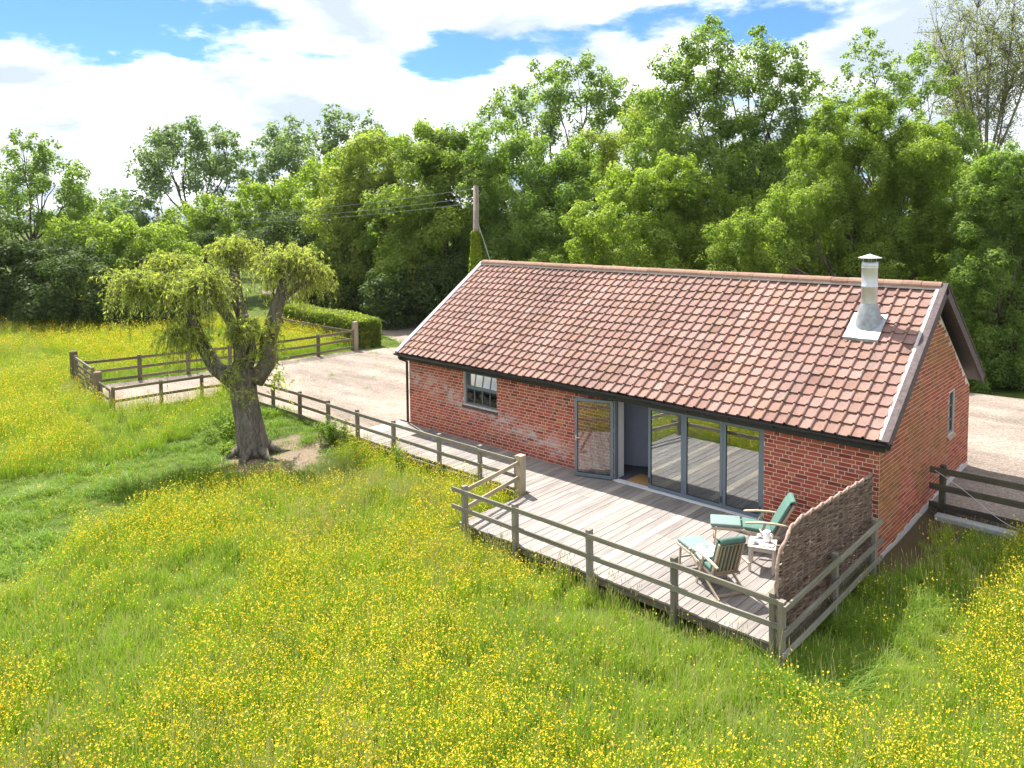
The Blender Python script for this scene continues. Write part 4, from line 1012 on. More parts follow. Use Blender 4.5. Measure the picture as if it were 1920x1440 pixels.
tree('far_ash_tree', 'broad grey-green far tree between the oak and the poplar', [(540,262,41),(505,290,44),(560,290,46),(490,318,34),(530,318,51),(580,320,46),(470,335,30),(560,245,25)], 88, 'blue', seed=53, dens=.9, trunk_px=540, r0=.35, clumps=22, crough=(.2,.34))
tree('far_ash_tree', 'open far tree just beyond the poplar with a lopsided crown', [(682,232,24),(700,260,32),(672,280,32),(715,290,30),(690,315,36)], 80, 'blue', seed=54, dens=.9, trunk_px=690, r0=.28, clumps=20, crough=(.2,.34))
BIG = 'large maples behind the barn'
tree('maple_tree', 'large rounded maple nearest the poplar, above the gravel drive bend', [(655,350,62),(705,300,58),(630,420,58),(700,400,80),(650,480,70),(720,480,74),(610,500,50),(600,555,45),(650,560,55),(760,340,50)], 52, 'olive', seed=60, leafmul=1.0, r0=.3, group=BIG)
tree('maple_tree', 'large rounded maple directly behind the telegraph pole', [(790,275,54),(850,285,60),(800,350,80),(870,370,80),(760,420,80),(840,450,80),(900,440,70),(780,500,70),(870,510,60)], 49, 'maple', seed=61, clumps=46, crough=(.15,.36), r0=.3, group=BIG)
tree('maple_tree', 'large rounded maple over the high end of the barn ridge', [(930,285,56),(1000,320,62),(960,380,84),(1050,350,60),(1030,430,80),(950,470,80),(1070,450,60),(1080,300,40)], 46, 'lime', seed=62, leafmul=.9, r0=.3, group=BIG)
for i, (lb, lo, d) in enumerate([('dark ivy-clad bank beside the gravel drive', [(715,560,42),(755,540,46),(800,540,46),(840,520,44),(740,590,34),(785,585,36),(830,575,40),(870,540,40)], 46.5),
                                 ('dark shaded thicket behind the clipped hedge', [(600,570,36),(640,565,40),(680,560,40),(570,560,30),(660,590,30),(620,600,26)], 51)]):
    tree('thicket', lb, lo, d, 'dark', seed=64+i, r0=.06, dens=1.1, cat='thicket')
tree('aspen_tree', 'tall pale tree standing behind the maples with a feathery top', [(955,190,43),(1025,160,48),(1095,160,50),(1160,185,48),(1000,220,60),(1080,235,67),(1160,250,62),(930,215,34),(1120,140,29),(1045,135,26),(1195,200,36)], 64, 'ash', seed=66, dens=.95, trunk_px=1060, r0=.4, clumps=24, crough=(.18,.32))
tree('hazel_bush', 'bright yellow-green hazel leaning over the barn ridge', [(1125,420,54),(1175,360,50),(1240,395,62),(1195,465,62),(1285,440,56),(1105,475,40),(1255,325,46),(1300,360,46),(1330,440,50)], 38.5, 'bright', seed=67, leafmul=.95, r0=.12, cat='bush')
tree('sycamore_tree', 'tall open sycamore with visible forked limbs behind the hazel', [(1268,115,46),(1330,95,44),(1400,125,51),(1300,175,61),(1240,205,54),(1380,205,56),(1465,115,41),(1498,150,34),(1450,205,46),(1280,260,61),(1370,270,54),(1335,55,24),(1470,300,49),(1420,320,54),(1230,290,49),(1320,320,61),(1505,250,37),(1420,60,15)], 42, 'ash', seed=68, dens=.95, trunk_px=1408, r0=.34, clumps=34, crough=(.2,.36), fork=.36)
tree('maple_tree', 'dense broad maple behind the steel flue', [(1600,245,54),(1680,235,54),(1540,295,54),(1620,315,74),(1720,295,62),(1500,380,64),(1580,415,76),(1680,400,84),(1780,360,54),(1440,440,62),(1540,480,64),(1650,480,64),(1760,455,70),(1390,465,54),(1800,430,50),(1560,220,30),(1640,200,34)], 34.5, 'maple', seed=69, clumps=46, crough=(.15,.36), leafmul=.82, r0=.28, group=BIG)
tree('rowan_tree', 'lanky sprigged tree poking above the broad maple', [(1628,78,29),(1610,125,34),(1700,135,36),(1742,112,31),(1580,175,34),(1660,170,44),(1650,110,23),(1720,175,44),(1770,150,31),(1600,210,39),(1540,190,31)], 44, 'ash', seed=70, dens=.8, trunk_px=1640, r0=.2, clumps=16, crough=(.2,.36), fork=.55)
tree('holly_tree', 'dense dark green tree beyond the gable end', [(1880,335,54),(1910,420,64),(1845,435,52),(1835,520,56),(1905,530,74),(1850,615,60),(1905,660,66),(1835,690,46),(1960,600,70),(1960,450,70),(1960,350,60),(1880,720,40),(1950,710,50),(1860,380,56),(1900,300,40)], 30.8, 'lime', seed=71, leafmul=.95, r0=.2)
for i, (lb, lo, d, kd) in enumerate([
    ('leafy undergrowth along the drive below the hazel and the maples', [(1090,500,46),(1150,510,46),(1210,515,46),(1270,510,46),(1330,505,48),(1030,510,46)], 41, 'maple'),
    ('sunlit undergrowth along the drive below the sycamore', [(1390,500,48),(1450,495,52),(1510,510,50),(1400,410,50),(1340,400,44),(1450,400,46)], 39, 'bright'),
    ('leafy undergrowth along the drive below the broad maple and flue', [(1570,520,50),(1630,530,50),(1690,540,50),(1750,540,52),(1800,560,50),(1800,620,46),(1800,500,46)], 37.5, 'maple'),
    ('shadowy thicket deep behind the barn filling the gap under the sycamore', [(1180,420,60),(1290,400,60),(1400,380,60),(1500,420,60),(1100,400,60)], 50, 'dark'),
    ('tall leafy backdrop tree between the feathery aspen and the sycamore', [(1180,290,66),(1230,240,54),(1150,340,60),(1210,380,60),(1260,310,56),(1110,290,44)], 56, 'olive'),
    ('broad leafy tree filling the skyline behind the sycamore and the broad maple', [(1400,340,70),(1480,320,64),(1530,270,52),(1550,350,60),(1500,390,60),(1440,400,60)], 50, 'lime'),
    ('leafy tree on the skyline between the broad maple and the twiggy tree', [(1740,290,56),(1800,300,56),(1760,350,60),(1840,350,60),(1790,250,36)], 44, 'ash'),
    ('leafy thicket continuing the tree belt past the dark fence', [(2050,430,80),(2140,470,90),(2060,560,90),(2150,620,90),(2230,540,90),(2060,680,70),(2240,660,80)], 32, 'maple'),
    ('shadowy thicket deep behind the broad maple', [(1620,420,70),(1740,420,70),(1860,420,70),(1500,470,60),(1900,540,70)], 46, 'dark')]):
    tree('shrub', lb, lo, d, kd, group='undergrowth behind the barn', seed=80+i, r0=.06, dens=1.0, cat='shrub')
def bare_tree():
    d = 50; g = np.random.default_rng(77); b = at_depth(1850, PPY, d); b[2] = float(zg(b[0], b[1]))
    root = empty('birch_tree', b, 'tall twiggy half-bare tree towering over the gable end', 'tree'); m = MB(); ends = []
    stems = [(1800, 40), (1835, -30), (1870, 10), (1905, -40), (1775, 120), (1930, 60), (1850, 60), (1960, -10), (1890, 110), (1790, 170), (1760, 60)]
    fk = at_depth(1848, 330, d); m.tube([b-np.array([0, 0, .3]), (b+fk)/2, fk], [.26, .22, .19], 8)
    for px, py in stems:
        t = at_depth(px, py, d+g.uniform(-2.5, 2.5)); mid = fk*.5+t*.5+np.array([0, 0, -.4])+g.normal(size=3)*.5
        q = [fk*(1-u)**2+2*mid*u*(1-u)+t*u*u for u in np.linspace(0, 1, 9)]; m.tube(q, list(np.linspace(.10, .014, 9)), 5)
        for j in range(40):
            i = g.integers(3, 9); e = q[i]+(t-fk)/np.linalg.norm(t-fk)*g.uniform(.5, 1.6)+g.normal(size=3)*.75; mm = (q[i]+e)/2+g.normal(size=3)*.12
            m.tube([q[i], mm, e], [.030, .020, .010], 4)
            for _ in range(4):
                f = mm+(e-mm)*g.random()+0; w = f+g.normal(size=3)*.45+np.array([0, 0, .2]); m.tube([f, w], [.014, .007], 3); ends += [f+(w-f)*k for k in (.4, .7, 1.0)]
    m.build('trunk', M['palebark'], root, True); E = np.array(ends); P = np.repeat(E, 5, 0)+g.normal(size=(len(E)*5, 3))*.16
    me = leaf_mesh('crown', P-b, unit(len(P), g), unit(len(P), g), g.uniform(.07, .16, len(P)), .6, g.random(len(P)), LEAF['sparse'], g); link('crown', me, root, b)
bare_tree()

# clipped hedge: leaves over a rounded box
def hedge():
    g = np.random.default_rng(5); b = np.array([-17.5, 7.9, -.05]); root = empty('clipped_hedge', b, 'neatly clipped box-shaped hedge with a sunlit flat top', 'hedge')
    n = 26000; x = g.uniform(-21.5, -12.95, n); h = 1.38
    side = g.choice(4, n, p=[.5, .3, .12, .08]); y = np.where(side == 0, g.uniform(7.35, 8.65, n), np.where(side == 1, 7.3, np.where(side == 2, 8.7, g.uniform(7.35, 8.65, n))))
    z = np.where(side == 0, h, g.uniform(0, h, n)); x = np.where(side == 3, -12.92, x)
    N = np.stack([(side == 3)*1., np.where(side == 1, -1., np.where(side == 2, 1., 0)), (side == 0)*1.], 1)
    P = np.stack([x, y-.09*(x+13), z], 1)+N*g.normal(0, .045, n)[:, None]+g.normal(size=(n, 3))*.02
    P[:, 2] += .05*np.sin(x*1.1)*(side == 0)
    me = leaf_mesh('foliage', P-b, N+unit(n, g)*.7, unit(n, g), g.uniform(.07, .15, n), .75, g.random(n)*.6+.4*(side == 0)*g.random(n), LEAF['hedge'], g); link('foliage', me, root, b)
    c = MB(); c.add([(-21.5, 8.19, -.1), (-13.02, 7.42, -.1), (-13.02, 8.58, -.1), (-21.5, 9.35, -.1), (-21.5, 8.19, h-.08), (-13.02, 7.42, h-.08), (-13.02, 8.58, h-.08), (-21.5, 9.35, h-.08)], [(0,3,2,1),(4,5,6,7),(0,1,5,4),(1,2,6,5),(2,3,7,6),(3,0,4,7)]); cm = simple('hedge_core', (.03, .035, .015), .95); c.build('twig_core', cm, root)
hedge()

# ------------------------------------------------------------------ pollarded willow
def willow():
    g = np.random.default_rng(21); D = float(np.dot(np.array([-1.95, -4.5, -.35])-CAM, AF))
    def W3(px, py, dd=0.0): return at_depth(px, py, D+dd)
    b = np.array([-1.95, -4.5, -.40]); root = empty('willow_tree', b, 'gnarled pollarded willow with drooping mop-headed limbs', 'tree')
    m = MB(); random.seed(8)
    tr = [W3(478, 862), W3(474, 835), W3(466, 790), W3(458, 745), W3(455, 712), W3(458, 690)]
    tr[0] = np.array([-1.95, -4.42, -.6])
    m.tube(tr, [.58, .46, .41, .40, .40, .36], 18, True, .08)
    limbs = [([(440, 715), (405, 690), (378, 645), (360, 605), (345, 560), (335, 520)], [.26, .24, .21, .19, .16, .12], -.3),
             ([(455, 700), (450, 650), (438, 612), (425, 590), (400, 560), (380, 540)], [.26, .20, .17, .15, .13, .10], .5),
             ([(458, 700), (470, 660), (462, 620), (447, 570), (441, 530), (438, 490)], [.22, .20, .19, .18, .17, .13], 1.0),
             ([(478, 715), (502, 680), (500, 640), (512, 600), (525, 560), (540, 500)], [.26, .25, .23, .21, .18, .13], .2),
             ([(440, 712), (442, 690), (452, 660), (462, 625), (464, 605), (462, 590)], [.2, .15, .12, .11, .10, .07], -.5),
             ([(352, 585), (330, 565), (305, 545), (285, 530), (270, 520), (262, 515)], [.17, .14, .12, .10, .08, .06], -.6),
             ([(505, 640), (515, 615), (520, 590), (530, 560), (560, 535), (580, 520)], [.2, .17, .14, .12, .10, .07], .6)]
    for pts, rad, dd in limbs: m.tube([W3(x, y, dd*k/5) for k, (x, y) in enumerate(pts)], rad, 10, True, .10)
    for a in range(7):
        t = a*.9; m.tube([np.array([-1.95+.45*math.cos(t), -4.45+.45*math.sin(t), -.15]), np.array([-1.95+.8*math.cos(t), -4.45+.8*math.sin(t), -.34]), np.array([-1.95+1.25*math.cos(t+.2), -4.45+1.25*math.sin(t+.2), -.44])], [.16, .08, .03], 8, True, .1)
    m.build('trunk', M['willowbark'], root, True)
    heads = [(256, 540, 46, 220, -.7), (318, 502, 40, 200, .6), (378, 542, 52, 320, -.6), (438, 474, 40, 250, 1.1), (542, 498, 52, 320, .3), (588, 516, 32, 130, .9), (458, 618, 28, 130, -.6), (345, 632, 36, 160, -.6), (310, 548, 32, 120, -.2)]
    P, N, A, T = [], [], [], []; strands = MB()
    for px, py, rp, ns, dd in heads:
        c = W3(px, py, dd); R = rp*D/FPX; ns = int(ns*1.35)
        for s in range(ns):
            az = g.uniform(0, 2*math.pi); out = g.uniform(.35, 1.35)*R; rise = g.uniform(.1, .75)*R; drop = g.uniform(.3, 1.7)*R*(1 if g.random() < .82 else 1.6)
            p0 = c+g.normal(size=3)*R*.18; dirv = np.array([math.cos(az), math.sin(az), 0]); nseg = 12; tint0 = g.random()
            pts = []
            for k in range(nseg+1):
                t = k/nseg; h = out*(1-(1-t)**2.2); z = rise*math.sin(min(t*2.2, 1.57)) - (max(t-.28, 0)/.72)**1.5*drop
                pts.append(p0+dirv*h+np.array([0, 0, z])+g.normal(size=3)*.018)
            pts = np.array(pts); seg = pts[1:]-pts[:-1]
            if s % 2 == 0: strands.tube(list(pts[::3]), [.012, .010, .007, .005, .003][:len(pts[::3])], 3, False)
            nl = 22; ii = g.integers(0, nseg, nl); tt = g.random(nl); q = pts[ii]+seg[ii]*tt[:, None]; side = unit(nl, g)
            P.append(q+side*.035); A.append(seg[ii]/np.linalg.norm(seg[ii], axis=1)[:, None]+side*.7+np.array([0, 0, -.25])); N.append(unit(nl, g)+np.array([0, 0, .4])); T.append(g.random(nl)*.55+tint0*.45)
    # tufts sprouting from the fork and the bark
    for px, py, k, dd in [(448, 695, 20, -.45), (475, 665, 16, -.4), (430, 708, 18, -.4), (520, 705, 30, .3), (505, 610, 30, -.35), (445, 640, 18, .2), (520, 650, 16, -.3), (400, 655, 10, -.3), (458, 735, 12, -.55)]:
        c = W3(px, py, dd)
        for s in range(k):
            d = unit(1, g)[0]*g.uniform(.15, .5); nl = 16; t = g.random(nl); q = c+g.normal(size=3)*.16+d*t[:, None]+np.array([0, 0, -1])*(t**2*.35)[:, None]; sd_ = unit(nl, g)
            P.append(q+sd_*.03); A.append(np.tile(d, (nl, 1))+sd_*.8+np.array([0, 0, -.4])); N.append(unit(nl, g)); T.append(g.random(nl))
    P, N, A, T = map(np.concatenate, (P, N, A, T)); n = len(P)
    me = leaf_mesh('crown', P-b, N, A, g.uniform(.08, .17, n), .22, T, LEAF['willow'], g); link('crown', me, root, b)
    strands.build('twigs', M['bark'], root, False, b)
willow()

# ------------------------------------------------------------------ telegraph poles and wires
def poles():
    a = Vector((-6.05, 9.0, 0)); q = MB(); q.tube([(a.x, a.y, -.4), (a.x, a.y, 4), (a.x+.05, a.y, 8.1)], [.16, .145, .12], 12)
    root = empty('telegraph_pole', (a.x, a.y, 0), 'grey wooden telegraph pole standing behind the barn, ivy at its foot', 'pole'); q.build('shaft', M['pole'], root, True)
    for z in (7.95, 7.55, 7.3): k = MB(); k.tube([(a.x-.2, a.y, z), (a.x-.05, a.y, z)], [.035, .03], 8); k.build('insulator', M['china'], root)
    far = at_depth(297, 418, 78); fb = float(zg(far[0], far[1])); q = MB(); q.tube([(far[0], far[1], fb-.3), (far[0], far[1], at_depth(297, 398, 78)[2])], [.2, .16], 10)
    tag(q.build('telegraph_pole', M['pole'], None), 'far telegraph pole showing above the elder bushes', 'pole')
    tz = at_depth(297, 398, 78)[2]
    for k, (z0, z1) in enumerate(((7.95, tz-.1), (7.55, tz-.5), (7.3, tz-.8))):
        w = MB(); pts = []
        for i in range(17):
            t = i/16; pts.append((a.x-.2+(far[0]-a.x+.2)*t, a.y+(far[1]-a.y)*t, z0+(z1-z0)*t-1.0*4*t*(1-t)*.55))
        w.tube(pts, [.011]*17, 4); tag(w.build('overhead_wire', M['wire'], None), ('topmost', 'middle', 'lowest')[k]+' of the thin overhead wires strung between the two telegraph poles', 'wire', 'wires between the telegraph poles')
    w = MB(); e = on_z(960, 640, 0); w.tube([(a.x+.06, a.y, 6.6), (-3.6, 9.6, .0)], [.012, .012], 5); w.tube([(-4.6, 9.36, 2.6), (-4.95, 9.27, 3.5)], [.03, .03], 6); tag(w.build('stay_wire', M['cable'], None), 'slanting stay wire bracing the telegraph pole behind the barn', 'wire')
    g = np.random.default_rng(3); n = 5200; t = g.random(n); R = .16+.62*(1-t)**1.2*g.random(n)**.4; az = g.uniform(0, 6.28, n); b = np.array([a.x, a.y, 0.])
    P = np.stack([a.x+R*np.cos(az)*1.1, a.y+R*np.sin(az), .1+5.9*t], 1); N = np.stack([np.cos(az), np.sin(az), np.full(n, .5)], 1)+unit(n, g)*.6
    r2 = empty('ivy', b, 'bright ivy column climbing the telegraph pole', 'ivy'); link('foliage', leaf_mesh('foliage', P-b, N, unit(n, g), g.uniform(.10, .2, n), .8, g.random(n), LEAF['ivy'], g), r2, b)
poles()
q = at_depth(581, 560, 55); pb = beam('marker_post', (q[0], q[1], -.2), (q[0], q[1], at_depth(581, 553, 55)[2]), .25, .25, M['pole']); tag(pb, 'lone grey post beyond the clipped hedge', 'post')

# ------------------------------------------------------------------ weeds and tussocks
def weed(label, x, y, h, n, spread, seed, kind='weed', lsz=(.06, .12), asp=.5):
    g = np.random.default_rng(seed); z = float(zg(x, y)); b = np.array([x, y, z]); root = empty('weed', b, label, 'weed', 'leafy weeds')
    m = MB(); P, N, A, T = [], [], [], []
    for i in range(n):
        f = b+np.array([g.normal()*spread*.4, g.normal()*spread*.4, -.05]); t = f+np.array([g.normal()*spread*.5, g.normal()*spread*.5, h*g.uniform(.55, 1.05)]); m.tube([f, (f+t)/2+g.normal(size=3)*.02, t], [.007, .006, .003], 4)
        k = 34; u = g.random(k)**.8; s = unit(k, g); q = f+(t-f)*u[:, None]+s*np.array([1, 1, .3])*.09; P.append(q); A.append(s); N.append(unit(k, g)*.6+np.array([0, 0, 1])); T.append(g.random(k))
    m.build('stems', LEAF[kind], root); P, N, A, T = map(np.concatenate, (P, N, A, T)); link('leaves', leaf_mesh('leaves', P-b, N, A, g.uniform(*lsz, len(P)), asp, T, LEAF[kind], g), root, b)
weed('bushy nettle clump against the yard fence beside the boardwalk end', -.75, -2.55, .75, 26, .42, 1)
weed('leafy nettle tuft under the boardwalk railing', 1.0, -2.55, .65, 12, .3, 2)
weed('tall leafy nettle standing by a boardwalk railing post', 2.6, -2.55, .85, 9, .18, 3)
weed('bramble mound beside the willow trunk', -4.2, -4.1, .9, 40, .75, 4)
weed('yellow-green dock spike rising from the shaded grass near the gable', 15.72, .15, .95, 3, .10, 5, 'ivy', (.07, .14), .35)
weed('low dock clump at the foot of the willow trunk', -2.5, -5.05, .35, 18, .25, 6)

# ------------------------------------------------------------------ meadow: instanced blades and buttercups
def hidden_collection(name):
    return bpy.data.collections.new(name)
GREEN = blade_mat('grass_blade', [(.12, (.12, .225, .016)), (.42, (.22, .35, .026)), (.68, (.31, .42, .044)), (.9, (.37, .445, .062)), (1, (.42, .45, .09))])
LUSH = blade_mat('short_grass_blade', [(.12, (.10, .205, .012)), (.5, (.175, .295, .022)), (.8, (.26, .37, .034)), (1, (.32, .37, .06))])
SEED = blade_mat('seed_head', [(.1, (.36, .34, .13)), (.6, (.43, .42, .18)), (1, (.50, .48, .26))], .25)
def petal_mat():
    t = NT('buttercup_petal'); r = t.rnd(); c = t.ramp(r, [(0, (.76, .53, .014)), (.6, (.83, .63, .028)), (1, (.87, .72, .09))])
    b = t.n('ShaderNodeBsdfPrincipled'); t.l(c, b.inputs['Base Color']); b.inputs['Roughness'].default_value = .35
    tr = t.n('ShaderNodeBsdfTranslucent'); t.l(c, tr.inputs[0]); ms = t.n('ShaderNodeMixShader'); ms.inputs[0].default_value = .3
    t.l(b.outputs[0], ms.inputs[1]); t.l(tr.outputs[0], ms.inputs[2]); t.l(ms.outputs[0], t.out.inputs[0]); return t.m
PETAL = petal_mat()
def clump(col, name, g, n, h, rad, wid, lean, seeds=0, mat=None, bend=.35):
    V, F, T, MI = [], [], [], []
    for i in range(n):
        a = g.uniform(0, 6.28); r = rad*math.sqrt(g.random()); bx, by = r*math.cos(a), r*math.sin(a); hh = h*g.uniform(.55, 1.1); d = g.uniform(0, 6.28)
        ln = lean*hh*g.random()+.02; w = wid*g.uniform(.7, 1.3); dx, dy = math.cos(d), math.sin(d); px, py = -dy*w/2, dx*w/2; n0 = len(V)
        for t in (0, .45, .8):
            o = ln*t*t*(1+bend*t); z = hh*t*(1-.18*t*lean); k = 1-.5*t; V += [(bx+dx*o-px*k, by+dy*o-py*k, z-.02), (bx+dx*o+px*k, by+dy*o+py*k, z-.02)]
        o = ln*(1+bend); V.append((bx+dx*o, by+dy*o, hh*(1-.18*lean)-.02)); F += [(n0, n0+1, n0+3, n0+2), (n0+2, n0+3, n0+5, n0+4), (n0+4, n0+5, n0+6)]; t = g.random(); T += [t]*3; MI += [0]*3
    for i in range(seeds):
        a = g.uniform(0, 6.28); r = rad*math.sqrt(g.random()); x, y = r*math.cos(a), r*math.sin(a); hh = h*g.uniform(1.15, 1.6); dx, dy = g.normal()*.06, g.normal()*.06; n0 = len(V); w = .0018
        V += [(x-w, y, 0), (x+w, y, 0), (x+dx+w, y+dy, hh), (x+dx-w, y+dy, hh)]; F.append((n0, n0+1, n0+2, n0+3)); T.append(.9); MI.append(1)
        for q in range(2):
            n0 = len(V); c, s = (w*3.2, 0) if q == 0 else (0, w*3.2); V += [(x+dx*.85-c, y+dy*.85-s, hh*.86), (x+dx+c, y+dy+s, hh*.93), (x+dx*1.1, y+dy*1.1, hh*1.07), (x+dx-c*.8, y+dy-s*.8, hh*.97)]; F.append((n0, n0+1, n0+2, n0+3)); T.append(.9); MI.append(1)
    me = mesh(name, V, F); me.materials.append(mat or GREEN); me.materials.append(SEED); me.polygons.foreach_set('material_index', MI)
    at = me.attributes.new('tint', 'FLOAT', 'FACE'); at.data.foreach_set('value', T); o = bpy.data.objects.new(name, me); col.objects.link(o)
def buttercup(col, name, g, nf, h, fr):
    V, F, T, MI = [], [], [], []
    for i in range(nf):
        x0, y0 = g.normal()*.04, g.normal()*.04; x, y, z = x0+g.normal()*.07, y0+g.normal()*.07, h*g.uniform(.55, 1.12); n0 = len(V); w = .0018
        V += [(x0-w, y0, 0), (x0+w, y0, 0), (x+w, y, z), (x-w, y, z)]; F.append((n0, n0+1, n0+2, n0+3)); T.append(.4); MI.append(0)
        r = fr*g.uniform(.6, 1.3); tx, ty = g.normal()*.6, g.normal()*.6; n0 = len(V); V.append((x, y, z-.004))
        for k in range(6):
            a = k*math.pi/3+g.random()*.3; c, s = r*math.cos(a), r*math.sin(a); V.append((x+c, y+s, z+r*.42+c*tx+s*ty))
        F += [(n0, n0+1+k, n0+1+(k+1) % 6) for k in range(6)]; T += [.8]*6; MI += [1]*6
    me = mesh(name, V, F); me.materials.append(GREEN); me.materials.append(PETAL); me.polygons.foreach_set('material_index', MI); at = me.attributes.new('tint', 'FLOAT', 'FACE'); at.data.foreach_set('value', T); o = bpy.data.objects.new(name, me); col.objects.link(o)
def scatter(name, col, P, rot, scl, idx, label=None):
    me = bpy.data.meshes.new(name); me.vertices.add(len(P)); me.vertices.foreach_set('co', P.astype(np.float32).reshape(-1))
    a = me.attributes.new('rot', 'FLOAT_VECTOR', 'POINT'); a.data.foreach_set('vector', rot.astype(np.float32).reshape(-1))
    a = me.attributes.new('scl', 'FLOAT', 'POINT'); a.data.foreach_set('value', scl.astype(np.float32)); a = me.attributes.new('idx', 'INT', 'POINT'); a.data.foreach_set('value', idx.astype(np.int32))
    o = link(name, me); tag(o, kind='stuff', label=label)
    ng = bpy.data.node_groups.new(name, 'GeometryNodeTree'); ng.interface.new_socket('Geometry', in_out='INPUT', socket_type='NodeSocketGeometry'); ng.interface.new_socket('Geometry', in_out='OUTPUT', socket_type='NodeSocketGeometry')
    N = ng.nodes.new; gi, go = N('NodeGroupInput'), N('NodeGroupOutput'); ip = N('GeometryNodeInstanceOnPoints'); ci = N('GeometryNodeCollectionInfo'); ci.inputs[0].default_value = col; ci.inputs[1].default_value = True; ci.inputs[2].default_value = True
    def na(nm, dt): x = N('GeometryNodeInputNamedAttribute'); x.data_type = dt; x.inputs[0].default_value = nm; return x.outputs[0]
    e = N('FunctionNodeEulerToRotation'); L = ng.links.new; L(na('rot', 'FLOAT_VECTOR'), e.inputs[0]); L(gi.outputs[0], ip.inputs['Points']); L(ci.outputs[0], ip.inputs['Instance']); ip.inputs['Pick Instance'].default_value = True
    L(na('idx', 'INT'), ip.inputs['Instance Index']); L(e.outputs[0], ip.inputs['Rotation']); L(na('scl', 'FLOAT'), ip.inputs['Scale']); L(ip.outputs[0], go.inputs[0])
    o.modifiers.new('scatter', 'NODES').node_group = ng; return o
def meadow():
    g = np.random.default_rng(12)
    tall, short, flow = hidden_collection('tall_grass'), hidden_collection('short_grass'), hidden_collection('buttercup')
    for i in range(6): clump(tall, 'tall_%d' % i, g, 46, .34, .17, .0075, .55, 4 if i % 2 else 1)
    for i in range(2): clump(tall, 'tall_%d' % (6+i), g, 50, .40, .18, .008, .35, 12)
    for i in range(2): clump(tall, 'tall_%d' % (8+i), g, 60, .52, .22, .008, 1.3, 1, LUSH, .6)
    for i in range(4): clump(short, 'short_%d' % i, g, 60, .10, .16, .007, .9, 0, LUSH)
    for i in range(6): buttercup(flow, 'flower_%d' % i, g, 7+i % 4, (.46, .52, .56, .42, .50, .54)[i], (.0085, .0100, .0115, .0092, .0108, .0095)[i])
    # candidate points, density falling with distance from the viewpoint
    def cand(bands):
        out = []
        for d0, d1, dens in bands:
            x0, x1, y0, y1 = -70, 30, -20, 8; n = int((x1-x0)*(y1-y0)*dens); x = g.uniform(x0, x1, n); y = g.uniform(y0, y1, n)
            d = np.hypot(x-CAM[0], y-CAM[1]); k = (d >= d0) & (d < d1); x, y, d = x[k], y[k], d[k]
            v = np.stack([x-CAM[0], y-CAM[1], -.2-CAM[2]+0*x], 1); dz = v@AF; u = 960+FPX*(v@AR)/dz; k = (dz > 1) & (u > -520) & (u < 2750)
            out.append((x[k], y[k], d[k]))
        x, y, d = [np.concatenate(c) for c in zip(*out)]
        bad = inside(GRAVEL, x, y) | ((x > -.9) & (x < 14.52) & (y > -2.12) & (y < 8)) | ((x > 7.05) & (x < 14.5) & (y > -4.5) & (y < 0)) | ((x > 14) & (y > 3.2)) | (y > 12)
        bad |= (x > 13.5) & (x < 15.0+.2*np.sin(y*3)) & (y > -.9)
        bad |= (x > 14.5) & (x < 16.4) & (y > 2.35) | (x > 16.4) & (y > 2.9)
        k = ~bad; return x[k], y[k], d[k]
    def nz(x, y, s, o): return (np.sin(x*s+o)+np.sin(y*s*1.13+o*2.1)+np.sin((x+y)*s*.71+o*.7)+np.sin((x-1.7*y)*s*.53+o*1.9)+.6*np.sin(x*s*2.7+y*s*1.9+o))/4.6
    x, y, d = cand([(0, 13, 48), (13, 20, 32), (20, 32, 13), (32, 48, 7), (48, 80, 3.5)])
    sh = inside(SHORT, x + .5*nz(x, y, 1.6, 3), y + .5*nz(x, y, 1.9, 1)) | (np.hypot((x+1.4)/2.2, (y+4.3)/1.7) < 1)
    soil = (np.hypot((x+1.25)/1.9, (y+4.15)/1.25) + .45*nz(x, y, 2.5, 6)) < .95
    tl = ~sh; n = tl.sum(); X, Y, Dd = x[tl], y[tl], d[tl]
    lush = (X > 14.3) & (X < 15.7) & (Y < -.4) & (Y > -5.2) & (g.random(n) < .75)
    pale = nz(X, Y, .55, 2) + .4*nz(X, Y, 1.9, 5) > .34
    idx = np.where(lush, g.integers(8, 10, n), np.where(pale & (g.random(n) < .6), g.integers(6, 8, n), g.integers(0, 6, n)))
    scl = g.uniform(.7, 1.25, n)*(1+.30*nz(X, Y, .9, 4)+.18*nz(X, Y, 3.1, 8))*np.clip(.9+.012*(Dd-15), .9, 1.5); scl *= np.where((Y > -2.9) & (X < 7), .7, 1)
    near_deck = (X > 7) & (X < 14.6) & (Y > -4.95); scl *= np.where(near_deck, .92, 1); scl *= np.where((X > 14.6) & (Y > .3), .62, 1)
    rot = np.stack([g.normal(0, .09, n), g.normal(0, .09, n), g.uniform(0, 6.28, n)], 1)
    scatter('meadow_grass', tall, np.stack([X, Y, zg(X, Y)], 1), rot, scl, idx, 'tall flowering meadow grass around the barn')
    k = sh & (~soil | (g.random(len(x)) < .22)) & (g.random(len(x)) < .95); X, Y, Dd = x[k], y[k], d[k]; n = k.sum()
    extra = 2; X = np.concatenate([X+g.normal(0, .12, n) for _ in range(extra)]); Y = np.concatenate([Y+g.normal(0, .12, n) for _ in range(extra)]); n = len(X)
    k = ~(((X > -.9) & (Y > -2.1)) | inside(GRAVEL, X, Y)); X, Y = X[k], Y[k]; n = len(X)
    scl = g.uniform(.7, 1.35, n)*(1.1+.6*nz(X, Y, 1.7, 5)+.5*nz(X, Y, 4.3, 2)); scl *= np.where(g.random(n) < .07, 1.9, 1)
    ex, ey = [], []
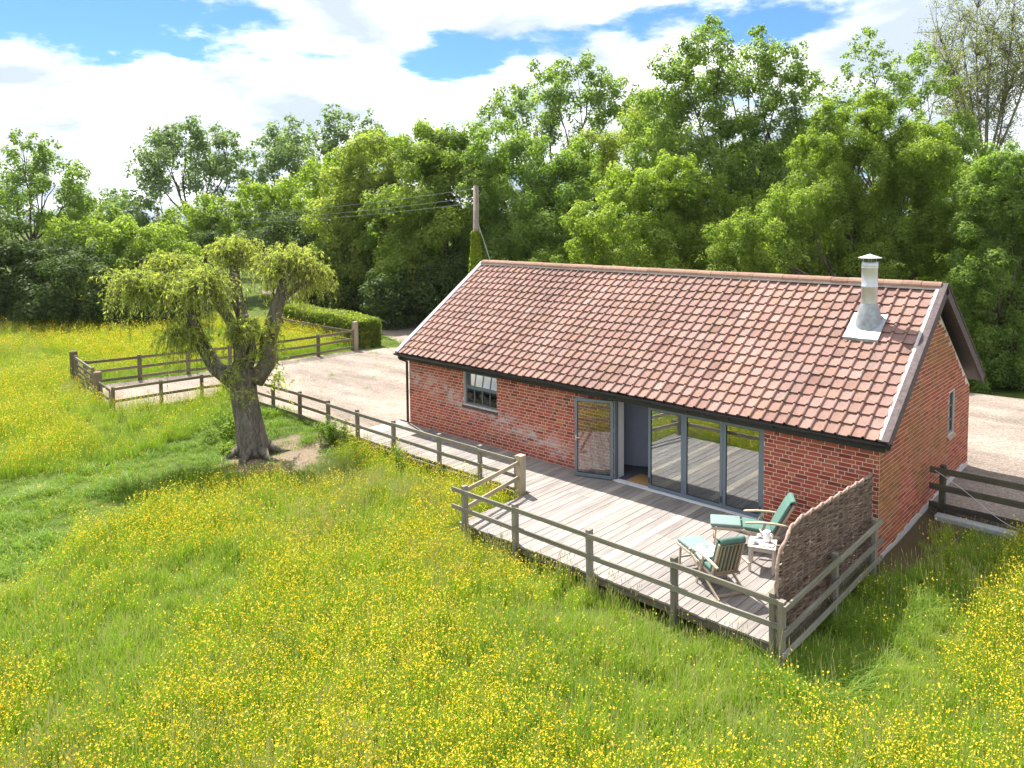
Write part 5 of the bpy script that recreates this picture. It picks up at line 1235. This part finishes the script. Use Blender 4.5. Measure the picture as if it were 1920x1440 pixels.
    for (xa, ya), (xb, yb) in zip(GRAVEL[:16], GRAVEL[1:17]):
        m = int(np.hypot(xb-xa, yb-ya)*7); t = g.random(m); o = g.normal(0, .10, m); ln = np.hypot(xb-xa, yb-ya)+1e-6
        ex.append(xa+(xb-xa)*t+o*(yb-ya)/ln); ey.append(ya+(yb-ya)*t-o*(xb-xa)/ln)
    m = 260; ex.append(g.uniform(-12.5, -.5, m)); ey.append(g.uniform(-5.2, 9, m)); ex = np.concatenate(ex); ey = np.concatenate(ey)
    kk = ~((ex > -.9) & (ey > -2.3) & (ey < 8)); ex, ey = ex[kk], ey[kk]; ne = len(ex)
    scatter('verge_grass', short, np.stack([ex, ey, np.maximum(zg(ex, ey), -.015)], 1), np.stack([g.normal(0, .1, ne), g.normal(0, .1, ne), g.uniform(0, 6.28, ne)], 1), g.uniform(.35, 1.2, ne)*np.where(np.arange(ne) > ne-240, .45, 1), g.integers(0, 4, ne), 'stray grass creeping over the gravel edges')
    scatter('short_grass', short, np.stack([X, Y, zg(X, Y)], 1), np.stack([g.normal(0, .1, n), g.normal(0, .1, n), g.uniform(0, 6.28, n)], 1), np.maximum(scl, .5), g.integers(0, 4, n), 'short cropped grass round the willow')
    # buttercups
    x, y, d = cand([(0, 13, 140), (13, 20, 125), (20, 32, 82), (32, 48, 46), (48, 80, 20)])
    pr = np.clip(.60 + 1.05*nz(x, y, .75, 1.2) + .6*nz(x, y, 2.1, 7), .06, 1)
    sh = inside(SHORT, x, y); pr *= np.where(sh, .05, 1)
    shade = (x > 14.4) & (x < 16.3) & (y > -5.0); pr *= np.where(shade, .06, 1); pr *= np.where((x > 7) & (x < 14.6) & (y > -5.0), .35, 1)
    pr *= np.where((x < -3.5) & (x > -9) & (y > -7.5) & (y < -2), .3, 1); pr *= np.where(np.hypot(x+1.4, y+4.3) < 2.2, 0, 1)
    k = g.random(len(x)) < pr; X, Y, Dd = x[k], y[k], d[k]; n = k.sum()
    scl = g.uniform(.8, 1.2, n)*np.clip(.95+.016*(Dd-14), .95, 1.7)
    scatter('buttercups', flow, np.stack([X, Y, zg(X, Y)], 1), np.stack([g.normal(0, .12, n), g.normal(0, .12, n), g.uniform(0, 6.28, n)], 1), scl, g.integers(0, 6, n), 'yellow buttercups flowering through the meadow')
    print('meadow', tl.sum(), n)
meadow()
tk = [(210, 915, .42, 'round grass tussock standing in the mown strip'), (75, 925, .32, 'small grass tussock in the mown strip near the meadow edge')]
for i, (px, py, r, lb) in enumerate(tk):
    g = np.random.default_rng(40+i); p = on_z(px, py, -.3); c = bpy.data.collections.new('t'); clump(c, 'tussock', g, 520, .42*r/.42, r, .009, 1.5, 0, LUSH, .6); o = c.objects[0]; c.objects.unlink(o); COL.objects.link(o); o.name = 'grass_tussock'
    o.location = (p[0], p[1], float(zg(p[0], p[1]))); tag(o, lb, 'grass tussock', 'grass tussocks')
print('leaves', sum(t[1] for t in TREES))

def haze():
    t = NT('haze_air'); v = t.n('ShaderNodeVolumePrincipled'); v.inputs['Color'].default_value = (.92, .95, 1, 1); v.inputs['Density'].default_value = HAZE; v.inputs['Anisotropy'].default_value = .3
    t.l(v.outputs[0], t.out.inputs['Volume']); b = MB(); b.box(-140, 70, -60, 110, -1.6, 27); o = b.build('haze', t.m); tag(o, kind='stuff')
HAZE = .0001
haze()
